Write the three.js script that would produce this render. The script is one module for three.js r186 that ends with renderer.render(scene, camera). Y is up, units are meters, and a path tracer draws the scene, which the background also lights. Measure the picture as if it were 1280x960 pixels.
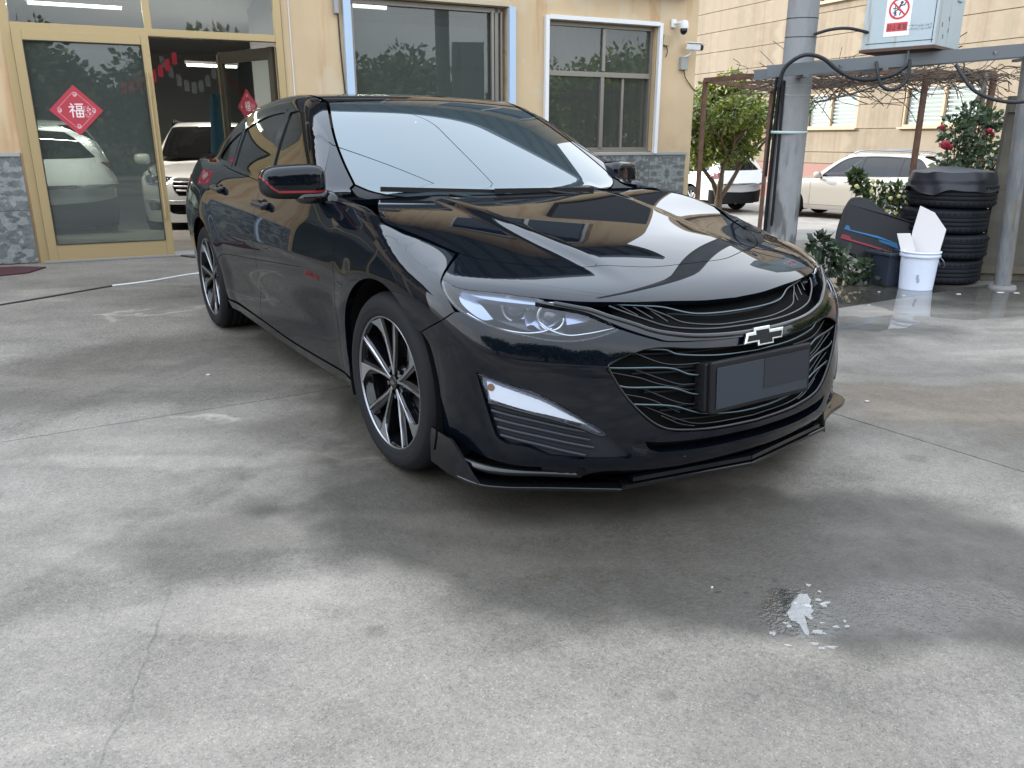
import * as THREE from 'three';
import { mergeGeometries } from 'three/addons/utils/BufferGeometryUtils.js';
import { RoundedBoxGeometry } from 'three/addons/geometries/RoundedBoxGeometry.js';
import { RectAreaLightUniformsLib } from 'three/addons/lights/RectAreaLightUniformsLib.js';
import { FontLoader } from 'three/addons/loaders/FontLoader.js';
import { TextGeometry } from 'three/addons/geometries/TextGeometry.js';

// ---------- camera, sky, sun, exposure ----------
const scene = new THREE.Scene();
const camera = new THREE.PerspectiveCamera(51.73, 1024 / 768, 0.05, 1500);
camera.position.set(0, 1.202, 0);
camera.rotation.set(-0.2995, 0, 0);
scene.add(camera);
const renderer = new THREE.WebGLRenderer({ antialias: true });
renderer.toneMapping = THREE.LinearToneMapping;
renderer.toneMappingExposure = 2.0;
renderer.shadowMap.enabled = true;
const R = d => d * Math.PI / 180;
const SUN_AZ = R(-70), SUN_EL = R(23);
const sunDir = new THREE.Vector3(Math.sin(SUN_AZ) * Math.cos(SUN_EL), Math.sin(SUN_EL), -Math.cos(SUN_AZ) * Math.cos(SUN_EL));

function hash(x, y, z) { let n = Math.imul(x | 0, 374761393) ^ Math.imul(y | 0, 668265263) ^ Math.imul(z | 0, 1274126177); n = Math.imul(n ^ (n >>> 13), 1103515245); n ^= n >>> 16; return (n >>> 0) / 4294967296; }
function vnoise(x, y, z = 0) {
  const ix = Math.floor(x), iy = Math.floor(y), iz = Math.floor(z); let fx = x - ix, fy = y - iy, fz = z - iz;
  fx = fx * fx * (3 - 2 * fx); fy = fy * fy * (3 - 2 * fy); fz = fz * fz * (3 - 2 * fz);
  const L = (a, b, t) => a + (b - a) * t;
  const p = k => L(L(hash(ix, iy, iz + k), hash(ix + 1, iy, iz + k), fx), L(hash(ix, iy + 1, iz + k), hash(ix + 1, iy + 1, iz + k), fx), fy);
  return fz === 0 ? p(0) : L(p(0), p(1), fz);
}
function fbm(x, y, o, z = 0) { let s = 0, a = 0.5, t = 0; for (let i = 0; i < o; i++) { s += a * vnoise(x, y, z); t += a; a *= 0.5; x = x * 2.03 + 17.1; y = y * 2.03 + 5.7; z = z * 2.03; } return s / t; }
function rng(seed) { let s = seed >>> 0; return () => { s = (s + 0x6D2B79F5) >>> 0; let t = Math.imul(s ^ (s >>> 15), 1 | s); t = (t + Math.imul(t ^ (t >>> 7), 61 | t)) ^ t; return ((t ^ (t >>> 14)) >>> 0) / 4294967296; }; }
const clamp = (x, a = 0, b = 1) => Math.min(b, Math.max(a, x)), mix = (a, b, t) => a + (b - a) * t;
const ss = (a, b, x) => { const t = clamp((x - a) / (b - a)); return t * t * (3 - 2 * t); };

{ // a bright, slightly veiled sky
  const W = 1024, H = 512, px = new Float32Array(W * H * 4);
  for (let j = 0; j < H; j++) for (let i = 0; i < W; i++) {
    const v = (j + 0.5) / H, u = (i + 0.5) / W, el = (v - 0.5) * Math.PI, az = (u - 0.5) * 2 * Math.PI;
    const d = [Math.cos(el) * Math.cos(az), Math.sin(el), Math.cos(el) * Math.sin(az)];
    const h = Math.max(0, d[1]);
    const cosS = d[0] * sunDir.x + d[1] * sunDir.y + d[2] * sunDir.z;
    const z = Math.pow(h, 0.6);
    let c = [mix(1.02, 1.18, z), mix(1.04, 1.38, z), mix(1.08, 1.66, z)];
    const k = 1 + 0.55 * Math.pow(Math.max(0, cosS), 6) + 0.25 * Math.max(0, cosS);
    const q = 1 / (h + 0.25), cl = ss(0.42, 0.78, fbm(d[0] * q * 1.6 + 9, d[2] * q * 1.6 + 3, 5)) * 0.75;
    const w = [1.50, 1.56, 1.64];
    for (let n = 0; n < 3; n++) px[(j * W + i) * 4 + n] = (el < -0.02 ? [0.30, 0.29, 0.28][n] : mix(c[n], w[n], cl) * k);
    px[(j * W + i) * 4 + 3] = 1;
  }
  const sky = new THREE.DataTexture(px, W, H, THREE.RGBAFormat, THREE.FloatType);
  sky.mapping = THREE.EquirectangularReflectionMapping; sky.magFilter = THREE.LinearFilter; sky.minFilter = THREE.LinearFilter; sky.needsUpdate = true;
  scene.background = sky; scene.environment = sky;
}
const sun = new THREE.DirectionalLight(new THREE.Color(1, 0.90, 0.76), 3.0);
sun.target.position.set(2, 0, -8); sun.position.copy(sunDir).multiplyScalar(60).add(sun.target.position); sun.castShadow = true; sun.shadow.radius = 4;
sun.shadow.mapSize.set(4096, 4096); Object.assign(sun.shadow.camera, { left: -35, right: 35, top: 35, bottom: -35, near: 1, far: 140 });
scene.add(sun, sun.target);

// ---------- helpers ----------
const taken = {};
function numbered(name) { const n = taken[name] = (taken[name] ?? -1) + 1; return n ? name + '_' + String(n).padStart(3, '0') : name; }
function tag(o, label, category, group, kind) { if (label) o.userData.label = label; if (category) o.userData.category = category; if (group) o.userData.group = group; if (kind) o.userData.kind = kind; return o; }
function thing(name, label, category, pos = [0, 0, 0], turn = 0, group) { const o = new THREE.Group(); o.name = numbered(name); o.position.set(...pos); o.rotation.y = turn; scene.add(o); return tag(o, label, category, group); }
function mesh(name, geo, mat, parent = scene, label) {
  const g = Array.isArray(geo) ? merge(geo) : geo;
  const m = new THREE.Mesh(g, mat); m.name = parent === scene ? numbered(name) : name; m.castShadow = m.receiveShadow = true; parent.add(m); if (label) m.userData.label = label; return m;
}
function merge(list) {
  list = list.filter(Boolean).map(g => { g = g.index ? g.toNonIndexed() : g; const c = new THREE.BufferGeometry(); c.setAttribute('position', g.attributes.position); if (!g.attributes.normal) g.computeVertexNormals(); c.setAttribute('normal', g.attributes.normal); c.setAttribute('uv', g.attributes.uv ?? new THREE.BufferAttribute(new Float32Array(g.attributes.position.count * 2), 2)); return c; });
  return list.length === 1 ? list[0] : mergeGeometries(list);
}
function box(w, h, d, x = 0, y = 0, z = 0, r = 0) { const g = r ? new RoundedBoxGeometry(w, h, d, 2, r) : new THREE.BoxGeometry(w, h, d); uvBox(g); return g.translate(x, y, z); }
function uvBox(g) { // uv in metres on each face
  const p = g.attributes.position, n = g.attributes.normal, uv = new Float32Array(p.count * 2);
  for (let i = 0; i < p.count; i++) { const a = Math.abs(n.getX(i)), b = Math.abs(n.getY(i)), c = Math.abs(n.getZ(i)); if (a >= b && a >= c) { uv[2 * i] = p.getZ(i); uv[2 * i + 1] = p.getY(i); } else if (b >= c) { uv[2 * i] = p.getX(i); uv[2 * i + 1] = p.getZ(i); } else { uv[2 * i] = p.getX(i); uv[2 * i + 1] = p.getY(i); } }
  g.setAttribute('uv', new THREE.BufferAttribute(uv, 2)); return g;
}
const V = (x, y, z) => new THREE.Vector3(x, y, z);
function tube(pts, r, seg = 24, rad = 8, closed = false, smooth = true) {
  const c = smooth ? new THREE.CatmullRomCurve3(pts.map(p => V(...p)), closed, 'centripetal') : Object.assign(new THREE.CurvePath(), {});
  if (!smooth) for (let i = 0; i < pts.length - 1; i++) c.add(new THREE.LineCurve3(V(...pts[i]), V(...pts[i + 1])));
  return new THREE.TubeGeometry(c, seg, r, rad, closed);
}
function rod(a, b, r, r2 = r, n = 12) { // straight round bar with ends
  const A = V(...a), B = V(...b), L = A.distanceTo(B), g = new THREE.CylinderGeometry(r2, r, L, n);
  g.applyQuaternion(new THREE.Quaternion().setFromUnitVectors(V(0, 1, 0), B.clone().sub(A).normalize())); const m = A.add(B).multiplyScalar(0.5); return g.translate(m.x, m.y, m.z);
}
function bar(a, b, w, h) { // straight rectangular bar, h roughly upright
  const A = V(...a), B = V(...b), L = A.distanceTo(B), g = box(w, h, L), m = new THREE.Matrix4().lookAt(A, B, Math.abs(B.y - A.y) > L * 0.98 ? V(1, 0, 0) : V(0, 1, 0));
  g.applyMatrix4(m); const c = A.add(B).multiplyScalar(0.5); return g.translate(c.x, c.y, c.z);
}
function shapeOf(pts, holes = []) { const s = new THREE.Shape(pts.map(p => new THREE.Vector2(p[0], p[1]))); for (const h of holes) s.holes.push(new THREE.Path(h.map(p => new THREE.Vector2(p[0], p[1])))); return s; }
function slab(pts, depth, bevel = 0, holes = []) { const g = new THREE.ExtrudeGeometry(shapeOf(pts, holes), { depth: depth - 2 * bevel, bevelEnabled: bevel > 0, bevelSize: bevel, bevelThickness: bevel, bevelSegments: 2, bevelOffset: -bevel, curveSegments: 12 }); return g.translate(0, 0, bevel); }
const rect = (x0, y0, x1, y1) => [[x0, y0], [x1, y0], [x1, y1], [x0, y1]];
function std(r, g, b, rough = 0.7, metal = 0, extra = {}) { return new THREE.MeshStandardMaterial(Object.assign({ color: new THREE.Color().setRGB(r, g, b), roughness: rough, metalness: metal }, extra)); }
function phys(r, g, b, rough, extra = {}) { return new THREE.MeshPhysicalMaterial(Object.assign({ color: new THREE.Color().setRGB(r, g, b), roughness: rough }, extra)); }
function tex(w, h, f, srgb = true) { // f(u, v, i, j) -> [r, g, b, a], values 0..1 (linear when srgb is false, else sRGB)
  const d = new Uint8Array(w * h * 4);
  for (let j = 0; j < h; j++) for (let i = 0; i < w; i++) { const c = f((i + 0.5) / w, (j + 0.5) / h, i, j), k = (j * w + i) * 4; d[k] = clamp(c[0]) * 255; d[k + 1] = clamp(c[1]) * 255; d[k + 2] = clamp(c[2]) * 255; d[k + 3] = (c[3] ?? 1) * 255; }
  const t = new THREE.DataTexture(d, w, h, THREE.RGBAFormat); t.wrapS = t.wrapT = THREE.RepeatWrapping; t.magFilter = THREE.LinearFilter; t.minFilter = THREE.LinearMipmapLinearFilter; t.generateMipmaps = true; if (srgb) t.colorSpace = THREE.SRGBColorSpace; t.needsUpdate = true; return t;
}
const toS = x => x <= 0.0031308 ? 12.92 * x : 1.055 * Math.pow(x, 1 / 2.4) - 0.055;
function tiled(t, k) { const c = t.clone(); c.repeat.set(k, k); c.needsUpdate = true; return c; }
// ---------- ground: concrete yard of four slabs, falling away to a street ----------
function segDist(x, z, pts) { let d = 9; for (let i = 0; i < pts.length - 1; i++) { const [ax, az] = pts[i], [bx, bz] = pts[i + 1], l = (bx - ax) ** 2 + (bz - az) ** 2; const t = clamp(((x - ax) * (bx - ax) + (z - az) * (bz - az)) / l); d = Math.min(d, Math.hypot(x - ax - t * (bx - ax), z - az - t * (bz - az))); } return d; }
function blob(x, z, cx, cz, rx, rz, a = 0) { const c = Math.cos(a), s = Math.sin(a), u = ((x - cx) * c + (z - cz) * s) / rx, v = (-(x - cx) * s + (z - cz) * c) / rz; return Math.sqrt(u * u + v * v); }
// how wet the concrete is at a spot: 0 dry, 1 soaked; and the standing water
function wetness(x, z) {
  const n = fbm(x * 2.1 + 4, z * 2.1 + 8, 4) - 0.5, n2 = fbm(x * 7 + 1, z * 7 + 2, 3) - 0.5, e = n * 0.75 + n2 * 0.25;
  let w = 0; const add = (d, edge, k) => { w = Math.max(w, k * (1 - ss(1 - edge, 1 + edge, d + e))); };
  add(blob(x, z, 0.50, -2.28, 1.38, 0.50, 0.26), 0.24, 1); add(blob(x, z, 1.25, -1.98, 0.75, 0.26, 0.05), 0.3, 0.9);      // in front of the car, towards the camera
  add(blob(x, z, 0.95, -1.86, 0.55, 0.17, 0.0), 0.3, 1);
  add(blob(x, z, 0.1, -3.4, 1.15, 1.4, 0.3), 0.25, 0.9);           // under the car
  add(blob(x, z, 2.9, -5.9, 1.7, 1.25, -0.1), 0.3, 1.0);           // by the tyres
  add(blob(x, z, 2.2, -3.5, 1.0, 0.75, 0.4), 0.45, 0.60); add(blob(x, z, 3.2, -4.5, 1.2, 0.9, 0.2), 0.45, 0.5); add(blob(x, z, -3.2, -6.6, 1.0, 0.5, 0.6), 0.45, 0.35);
  add(blob(x, z, -0.90, -2.2, 0.27, 0.22, 0.2), 0.35, 0.62);       // small damp patch
  add(blob(x, z, -1.75, -4.3, 1.15, 0.75, -0.5), 0.30, 0.62); add(blob(x, z, -0.75, -3.35, 0.55, 0.30, -0.7), 0.35, 0.6);       // beside the doors
  add(blob(x, z, 1.9, -9.0, 2.6, 1.0, 0.2), 0.4, 0.6);
  return w;
}
function film(x, z) { const e = (fbm(x * 9 + 3, z * 9, 3) - 0.5) * 0.9; let p = 1 - ss(0.75, 1.15, blob(x, z, 0.76, -1.83, 0.105, 0.135, 0.2) + e); p = Math.max(p, 0.9 * (1 - ss(0.6, 1.2, blob(x, z, 3.0, -6.0, 1.15, 0.8, 0) + e * 0.8)), 0.7 * (1 - ss(0.7, 1.2, blob(x, z, 1.05, -1.85, 0.42, 0.13, -0.05) + e))); return p; }
const SCUFFS = [[[-3.0, -5.6], [-2.55, -5.55], [-2.3, -5.9]], [[-2.75, -5.35], [-2.95, -5.6], [-2.7, -5.75]], [[-0.62, -3.05], [-0.72, -2.95], [-0.60, -2.85], [-0.45, -2.92]], [[-1.55, -3.42], [-1.25, -3.32]]], CRACK = [[-0.985, -2.02], [-0.955, -1.92], [-0.89, -1.62], [-0.85, -1.46], [-0.83, -1.30]];
const OIL = [[-1.85, -2.55, 0.05], [-0.35, -1.75, 0.03], [1.6, -2.9, 0.06], [-0.15, -2.02, 0.02], [0.35, -1.5, 0.025], [-2.6, -6.3, 0.08], [2.7, -4.1, 0.07], [-1.35, -1.95, 0.018]];
const spotsOf = (x, z, c) => { let s = 0; for (const [a, b, r] of OIL) { const d = Math.hypot(x - a, (z - b) * 1.3) / r; if (d < 2) s = Math.max(s, 1 - ss(0.5, 1.3, d + (c - 0.5) * 1.4)); } return s; };
const tracks = (x, z, c) => { let s = 0; for (const o of [0, 1.55]) { const cx = -2.9 + o * 0.84 + (z + 1.2) * -0.42 - 0.05 * z * z * 0.2, d = Math.abs(x - cx) / 0.085; if (d < 1.2) s = Math.max(s, (1 - ss(0.7, 1.15, d)) * ss(0.25, 0.7, c)); } return s * ss(-6.5, -4.5, z); };
const slow = (x, z) => { const b = fbm(x * 2.6 + 3, z * 5.2 + 1, 4); return [fbm(x * 0.55 + 20, z * 0.55 + 7, 4), b, ss(0.60, 0.75, fbm(x * 1.3 + 40, z * 3.8 + 11, 4)), ss(0.58, 0.74, fbm(x * 0.9 + 60, z * 0.9 + 31, 4)), wetness(x, z), film(x, z), 1 - ss(0.5, 1.3, blob(x, z, 1.95, -3.55, 0.55, 0.38, 0.4) + (b - 0.5)), fbm(x * 17, z * 17, 3)]; }; // the slowly changing part, worked out on a coarse grid
function concrete(x, z, [a, b, sc, st, w, f, ru, c]) { // base colour (linear) and roughness
  const g = hash(Math.floor(x * 420), Math.floor(z * 420), 7), g2 = vnoise(x * 170, z * 170), g3 = vnoise(x * 62 + 5, z * 62);
  let v = 0.185 - 0.022 * ss(-2.3, -4.2, z) + 0.055 * (a - 0.5) + 0.085 * (b - 0.5) + 0.030 * (c - 0.5) + 0.075 * (g - 0.5) + 0.055 * (g2 - 0.5) + 0.025 * (g3 - 0.5);
  v += 0.055 * sc; v *= 1 - 0.16 * st; v *= 1 - 0.20 * tracks(x, z, c) - 0.22 * spotsOf(x, z, c);                     // pale scuffs, lime and old stains
  if (g > 0.985) v += 0.11; else if (g < 0.03) v *= 0.62; if (g2 > 0.93) v *= 0.80;                    // pale grains
  for (const s of SCUFFS) if (Math.abs(x - s[0][0]) < 1.2 && Math.abs(z - s[0][1]) < 1.2) { const d = segDist(x + (b - 0.5) * 0.2, z + (c - 0.5) * 0.16, s); v += 0.10 * Math.exp(-d * d / 0.0007) * (0.4 + c); }
  if (x > -1.1 && x < -0.7 && z > -2.2 && z < -1.1) { const d = segDist(x + (c - 0.5) * 0.03 + (b - 0.5) * 0.05, z, CRACK); v *= 1 - 0.34 * Math.exp(-d * d / 0.0000070) * ss(0.3, 0.55, c + 0.1); v *= 1 - 0.05 * Math.exp(-d * d / 0.0006); }
  const blue = (a - 0.5) * 0.04; let r = v * (1.10 - blue), gg = v * 0.98, bl = v * (0.825 + blue);
  r *= 1 + 0.12 * ru; bl *= 1 - 0.12 * ru;
  const p = f * ss(0.2, 0.6, w + 0.3), k = 1 - 0.755 * w * (0.90 + 0.3 * (b - 0.35)); r *= k; gg *= k * (1 - 0.01 * w); bl *= k * (1 - 0.06 * w);
  let rough = mix(0.88, 0.45, w * (0.55 + 0.9 * (c - 0.25))); rough = mix(rough, 0.10, p);
  return [r, gg, bl, clamp(rough, 0.07, 0.95)];
}
function zoneTextures(x0, z0, size, n) {
  const d = new Uint8Array(n * n * 4), r = new Uint8Array(n * n * 4), C = 8, m = n / C + 1, co = new Float32Array(m * m * 8);
  for (let j = 0; j < m; j++) for (let i = 0; i < m; i++) co.set(slow(x0 + i * C / n * size, z0 + j * C / n * size), (j * m + i) * 8);
  const q = new Array(8);
  for (let j = 0; j < n; j++) for (let i = 0; i < n; i++) {
    const ci = Math.floor(i / C), cj = Math.floor(j / C), fx = (i % C) / C, fy = (j % C) / C, o = (cj * m + ci) * 8;
    for (let t = 0; t < 8; t++) q[t] = (co[o + t] * (1 - fx) + co[o + 8 + t] * fx) * (1 - fy) + (co[o + m * 8 + t] * (1 - fx) + co[o + m * 8 + 8 + t] * fx) * fy;
    const c = concrete(x0 + (i + 0.5) / n * size, z0 + (j + 0.5) / n * size, q), k = (j * n + i) * 4; for (let t = 0; t < 3; t++) d[k + t] = 255 * toS(clamp(c[t])); r[k] = r[k + 1] = r[k + 2] = c[3] * 255; d[k + 3] = r[k + 3] = 255;
  }
  const mk = (a, s) => { const t = new THREE.DataTexture(a, n, n, THREE.RGBAFormat); t.wrapS = t.wrapT = THREE.MirroredRepeatWrapping; t.magFilter = THREE.LinearFilter; t.minFilter = THREE.LinearMipmapLinearFilter; t.generateMipmaps = true; if (s) t.colorSpace = THREE.SRGBColorSpace; t.needsUpdate = true; return t; };
  return [mk(d, true), mk(r, false)];
}
const grain = tex(512, 512, (u, v) => { const w = Math.PI * 2; let h = 0; for (const [f, a] of [[24, 0.35], [64, 0.35], [150, 0.3]]) { const x = u * f, y = v * f, ix = Math.floor(x), iy = Math.floor(y); let fx = x - ix, fy = y - iy; fx = fx * fx * (3 - 2 * fx); fy = fy * fy * (3 - 2 * fy); const q = (i, j) => hash((i + f) % f, (j + f) % f, f); h += a * mix(mix(q(ix, iy), q(ix + 1, iy), fx), mix(q(ix, iy + 1), q(ix + 1, iy + 1), fx), fy); } return [h, h, h]; }, false);
const NEAR = [-2.7, -5.1, 4.9], FAR = [-6.0, -12.2, 12.0];
function zoneMat(zone, n) { const [x0, z0, s] = zone, [c, r] = zoneTextures(x0, z0, s, n); const b = grain.clone(); b.repeat.set(s / 0.5, s / 0.5); b.needsUpdate = true; return new THREE.MeshStandardMaterial({ map: c, roughnessMap: r, roughness: 1, metalness: 0, bumpMap: b, bumpScale: 0.0016 }); }
const nearMat = zoneMat(NEAR, 2048), farMat = zoneMat(FAR, 2048);
const groundY = z => -0.80 * ss(-10.0, -19.5, z);
const ground = new THREE.Group(); ground.name = 'ground'; ground.userData.kind = 'structure'; scene.add(ground);
{
  // joints: one along azimuth 59, one along azimuth 145.5, crossing under the car's nose
  const jd = [Math.sin(R(59)), -Math.cos(R(59))], ja = [-2.126, -3.071], kd = [Math.sin(R(145.5)), -Math.cos(R(145.5))], ka = [1.574, -3.293];
  const den = jd[0] * kd[1] - jd[1] * kd[0], t = ((ka[0] - ja[0]) * kd[1] - (ka[1] - ja[1]) * kd[0]) / den, X = [ja[0] + jd[0] * t, ja[1] + jd[1] * t];
  const B = [-16, -10, 16, 16], far = 60;
  const clipHalf = (poly, px, pz, nx, nz) => { const out = []; for (let i = 0; i < poly.length; i++) { const a = poly[i], b = poly[(i + 1) % poly.length], da = (a[0] - px) * nx + (a[1] - pz) * nz, db = (b[0] - px) * nx + (b[1] - pz) * nz; if (da >= 0) out.push(a); if (da * db < 0) { const q = da / (da - db); out.push([a[0] + (b[0] - a[0]) * q, a[1] + (b[1] - a[1]) * q]); } } return out; };
  const n1 = [-jd[1], jd[0]], n2 = [-kd[1], kd[0]], gapw = 0.0035;
  for (const s1 of [1, -1]) for (const s2 of [1, -1]) {
    let poly = [[B[0], B[1]], [B[2], B[1]], [B[2], B[3]], [B[0], B[3]]];
    poly = clipHalf(poly, X[0] + n1[0] * s1 * gapw, X[1] + n1[1] * s1 * gapw, n1[0] * s1, n1[1] * s1); poly = clipHalf(poly, X[0] + n2[0] * s2 * gapw, X[1] + n2[1] * s2 * gapw, n2[0] * s2, n2[1] * s2);
    const near = (0 - X[0]) * n1[0] * s1 + (-1.5 - X[1]) * n1[1] * s1 > 0, zone = near ? NEAR : FAR;
    const g = slab(poly.map(p => [p[0], -p[1]]), 0.012, 0).rotateX(-Math.PI / 2).translate(0, -0.012, 0);
    const p = g.attributes.position, uv = g.attributes.uv; for (let i = 0; i < p.count; i++) uv.setXY(i, (p.getX(i) - zone[0]) / zone[2], (p.getZ(i) - zone[1]) / zone[2]);
    mesh('concrete_slab', g, near ? nearMat : farMat, ground);
  }
  mesh('joint_bed', new THREE.PlaneGeometry(32, 26).rotateX(-Math.PI / 2).translate(0, -0.013, 3), std(0.03, 0.03, 0.03, 0.95), ground);
  const streetTex = tex(1024, 1024, (u, v) => { const x = u * 6, y = v * 6, a = vnoise(x * 2, y * 2), b = vnoise(x * 9, y * 9), g = hash(Math.floor(u * 1024), Math.floor(v * 1024), 3); const q = toS(0.25 + 0.07 * (a - 0.5) + 0.06 * (b - 0.5) + 0.05 * (g - 0.5)); return [q, q * 0.965, q * 0.915]; }); streetTex.wrapS = streetTex.wrapT = THREE.MirroredRepeatWrapping;
  const g = new THREE.BufferGeometry(), zs = [], pos = [], uv = [], idx = []; for (let i = 0; i <= 24; i++) zs.push(-10 - i * 0.45); zs.push(-26, -40, -80, -160, -400); const xs = [-400, -120, -40, -16, -6, 0, 4, 8, 12, 16, 40, 120, 400];
  zs.forEach((z, j) => xs.forEach((x, i) => { pos.push(x, groundY(z), z); uv.push(x / 6, z / 6); if (j && i) { const a = j * xs.length + i, w = xs.length; idx.push(a - w - 1, a - w, a - 1, a - 1, a - w, a); } }));
  g.setAttribute('position', new THREE.Float32BufferAttribute(pos, 3)); g.setAttribute('uv', new THREE.Float32BufferAttribute(uv, 2)); g.setIndex(idx); g.computeVertexNormals(); if (g.attributes.normal.getY(5) < 0) { g.setIndex(idx.map((v, i) => idx[i % 3 === 1 ? i + 1 : i % 3 === 2 ? i - 1 : i])); g.computeVertexNormals(); }
  const st = mesh('street', g, std(1, 1, 1, 0.9, 0, { map: streetTex })); st.userData.kind = 'structure';
  const o = mesh('far_ground', [new THREE.PlaneGeometry(384, 400).rotateX(-Math.PI / 2).translate(208, -0.016, 190), new THREE.PlaneGeometry(384, 400).rotateX(-Math.PI / 2).translate(-208, -0.016, 190), new THREE.PlaneGeometry(32, 374).rotateX(-Math.PI / 2).translate(0, -0.016, 203)], std(0.2, 0.2, 0.19, 0.9)); o.userData.kind = 'structure';
}

{ // standing water: thin clear sheets lying on the concrete
  const water = phys(0.97, 0.98, 0.98, 0.03, { transmission: 1, thickness: 0, ior: 1.36 }), glint = phys(0.9, 0.92, 0.93, 0.04, { transmission: 1, thickness: 0, ior: 2.0 });
  const drops = []; const puddle = (cx, cz, rx, rz, turn, seed, m, y, wob) => { const pts = []; for (let i = 0; i < 96; i++) { const a = i / 96 * Math.PI * 2, k = 1 + wob * (fbm(Math.cos(a) * 1.6 + seed, Math.sin(a) * 1.6 + seed * 3, 4) - 0.5) * 2; const u = Math.cos(a) * rx * k, v = Math.sin(a) * rz * k; pts.push([cx + u * Math.cos(turn) - v * Math.sin(turn), cz + u * Math.sin(turn) + v * Math.cos(turn)]); }
    const g = new THREE.ShapeGeometry(shapeOf(pts.map(p => [p[0], -p[1]]))).rotateX(-Math.PI / 2).translate(0, y, 0); if (m === glint) drops.push(g); else tag(mesh('puddle', g, m), null, null, null, 'structure'); };
  puddle(0.765, -1.845, 0.036, 0.088, 0.15, 4, glint, 0.0035, 1.0); { const q = rng(12); for (let i = 0; i < 40; i++) { const t = q(), k = q(); const x = 0.765 + (q() + q() + q() - 1.5) * 0.16, z = -1.815 + (q() + q() + q() - 1.5) * 0.15; void t; puddle(x, z, 0.003 + 0.010 * k, 0.002 + 0.006 * q(), (q() - 0.5) * 0.8, i * 3.1, glint, 0.0035 + 0.0002 * (i % 5), 0.7); } }
  tag(mesh('puddle', drops, glint), null, null, null, 'structure');
  puddle(3.25, -6.15, 0.95, 0.62, 0.05, 2, water, 0.004, 0.5); puddle(2.35, -5.3, 0.55, 0.25, -0.3, 7, water, 0.004, 0.6); puddle(2.6, -6.9, 0.5, 0.4, 0.2, 12, water, 0.004, 0.5);
}
// ---------- body shape of the sedan: smooth implicit surface, z = 0 at the front axle, +z to the nose, y up ----------
function spline(xs, ys) {                                   // natural cubic spline, straight beyond its ends
  const n = xs.length, a = new Float64Array(n), b = new Float64Array(n), m = new Float64Array(n);
  for (let i = 1; i < n - 1; i++) {
    const h0 = xs[i] - xs[i - 1], h1 = xs[i + 1] - xs[i];
    const d = 6 * ((ys[i + 1] - ys[i]) / h1 - (ys[i] - ys[i - 1]) / h0), den = 2 * (h0 + h1) - h0 * a[i - 1];
    a[i] = h1 / den; b[i] = (d - h0 * b[i - 1]) / den;
  }
  for (let i = n - 2; i > 0; i--) m[i] = b[i] - a[i] * m[i + 1];
  const s0 = (ys[1] - ys[0]) / (xs[1] - xs[0]) - (xs[1] - xs[0]) * m[1] / 6, s1 = (ys[n - 1] - ys[n - 2]) / (xs[n - 1] - xs[n - 2]) + (xs[n - 1] - xs[n - 2]) * m[n - 2] / 6;
  return x => {
    if (x <= xs[0]) return ys[0] + s0 * (x - xs[0]);
    if (x >= xs[n - 1]) return ys[n - 1] + s1 * (x - xs[n - 1]);
    let i = 0; while (x > xs[i + 1]) i++;
    const h = xs[i + 1] - xs[i], t = (x - xs[i]) / h, u = 1 - t;
    return u * ys[i] + t * ys[i + 1] + h * h / 6 * ((u * u * u - u) * m[i] + (t * t * t - t) * m[i + 1]);
  };
}
const smax = (a, b, k) => { const h = Math.max(k - Math.abs(a - b), 0) / k; return Math.max(a, b) + h * h * h * k / 6; };
const smin = (a, b, k) => -smax(-a, -b, k);
const sstep = (a, b, x) => { const t = Math.min(1, Math.max(0, (x - a) / (b - a))); return t * t * t * (t * (6 * t - 15) + 10); };
const gauss = (x, s) => Math.exp(-x * x / (s * s));

const planW = spline([-4.1, -3.9, -3.6, -3.2, -2.83, -2.2, -1.4, -0.6, -0.2, 0.15, 0.4, 0.65, 0.95], [0.70, 0.78, 0.85, 0.89, 0.906, 0.912, 0.912, 0.905, 0.903, 0.898, 0.885, 0.862, 0.80]);
const inset = spline([0.10, 0.18, 0.26, 0.34, 0.45, 0.56, 0.66, 0.75, 0.83, 0.91, 1.0, 1.1], [0.10, 0.065, 0.045, 0.032, 0.020, 0.006, 0, 0.004, 0.020, 0.046, 0.085, 0.15]);
const topC = spline([-4.1, -3.85, -3.5, -3.0, -2.0, -1.0, -0.62, -0.3, 0.0, 0.3, 0.5, 0.66, 0.80, 0.92], [1.00, 1.07, 1.075, 1.06, 1.02, 0.985, 0.965, 0.937, 0.897, 0.846, 0.806, 0.767, 0.715, 0.64]);
const noseP = spline([0.08, 0.16, 0.25, 0.36, 0.48, 0.58, 0.66, 0.74, 0.82], [0.05, 0.015, 0.0, 0.0, 0.008, 0.02, 0.05, 0.12, 0.22]);
const bow = spline([0, 0.2, 0.4, 0.55, 0.7, 0.8, 0.9, 1.0], [0, 0.012, 0.055, 0.115, 0.225, 0.32, 0.44, 0.60]);
const tailP = spline([0.1, 0.3, 0.5, 0.7, 0.9, 1.05], [0.12, 0.03, 0, 0.01, 0.03, 0.05]);
const roofC = spline([-4.0, -3.75, -3.45, -3.1, -2.7, -2.3, -1.9, -1.6, -1.36, -1.0, -0.7, -0.5, -0.2], [0.93, 1.03, 1.155, 1.275, 1.372, 1.424, 1.445, 1.437, 1.402, 1.252, 1.098, 0.988, 0.81]);
const glassW = spline([-3.8, -3.4, -3.0, -2.4, -1.8, -1.2, -0.8, -0.5], [0.60, 0.70, 0.77, 0.82, 0.838, 0.852, 0.85, 0.835]);
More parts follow.
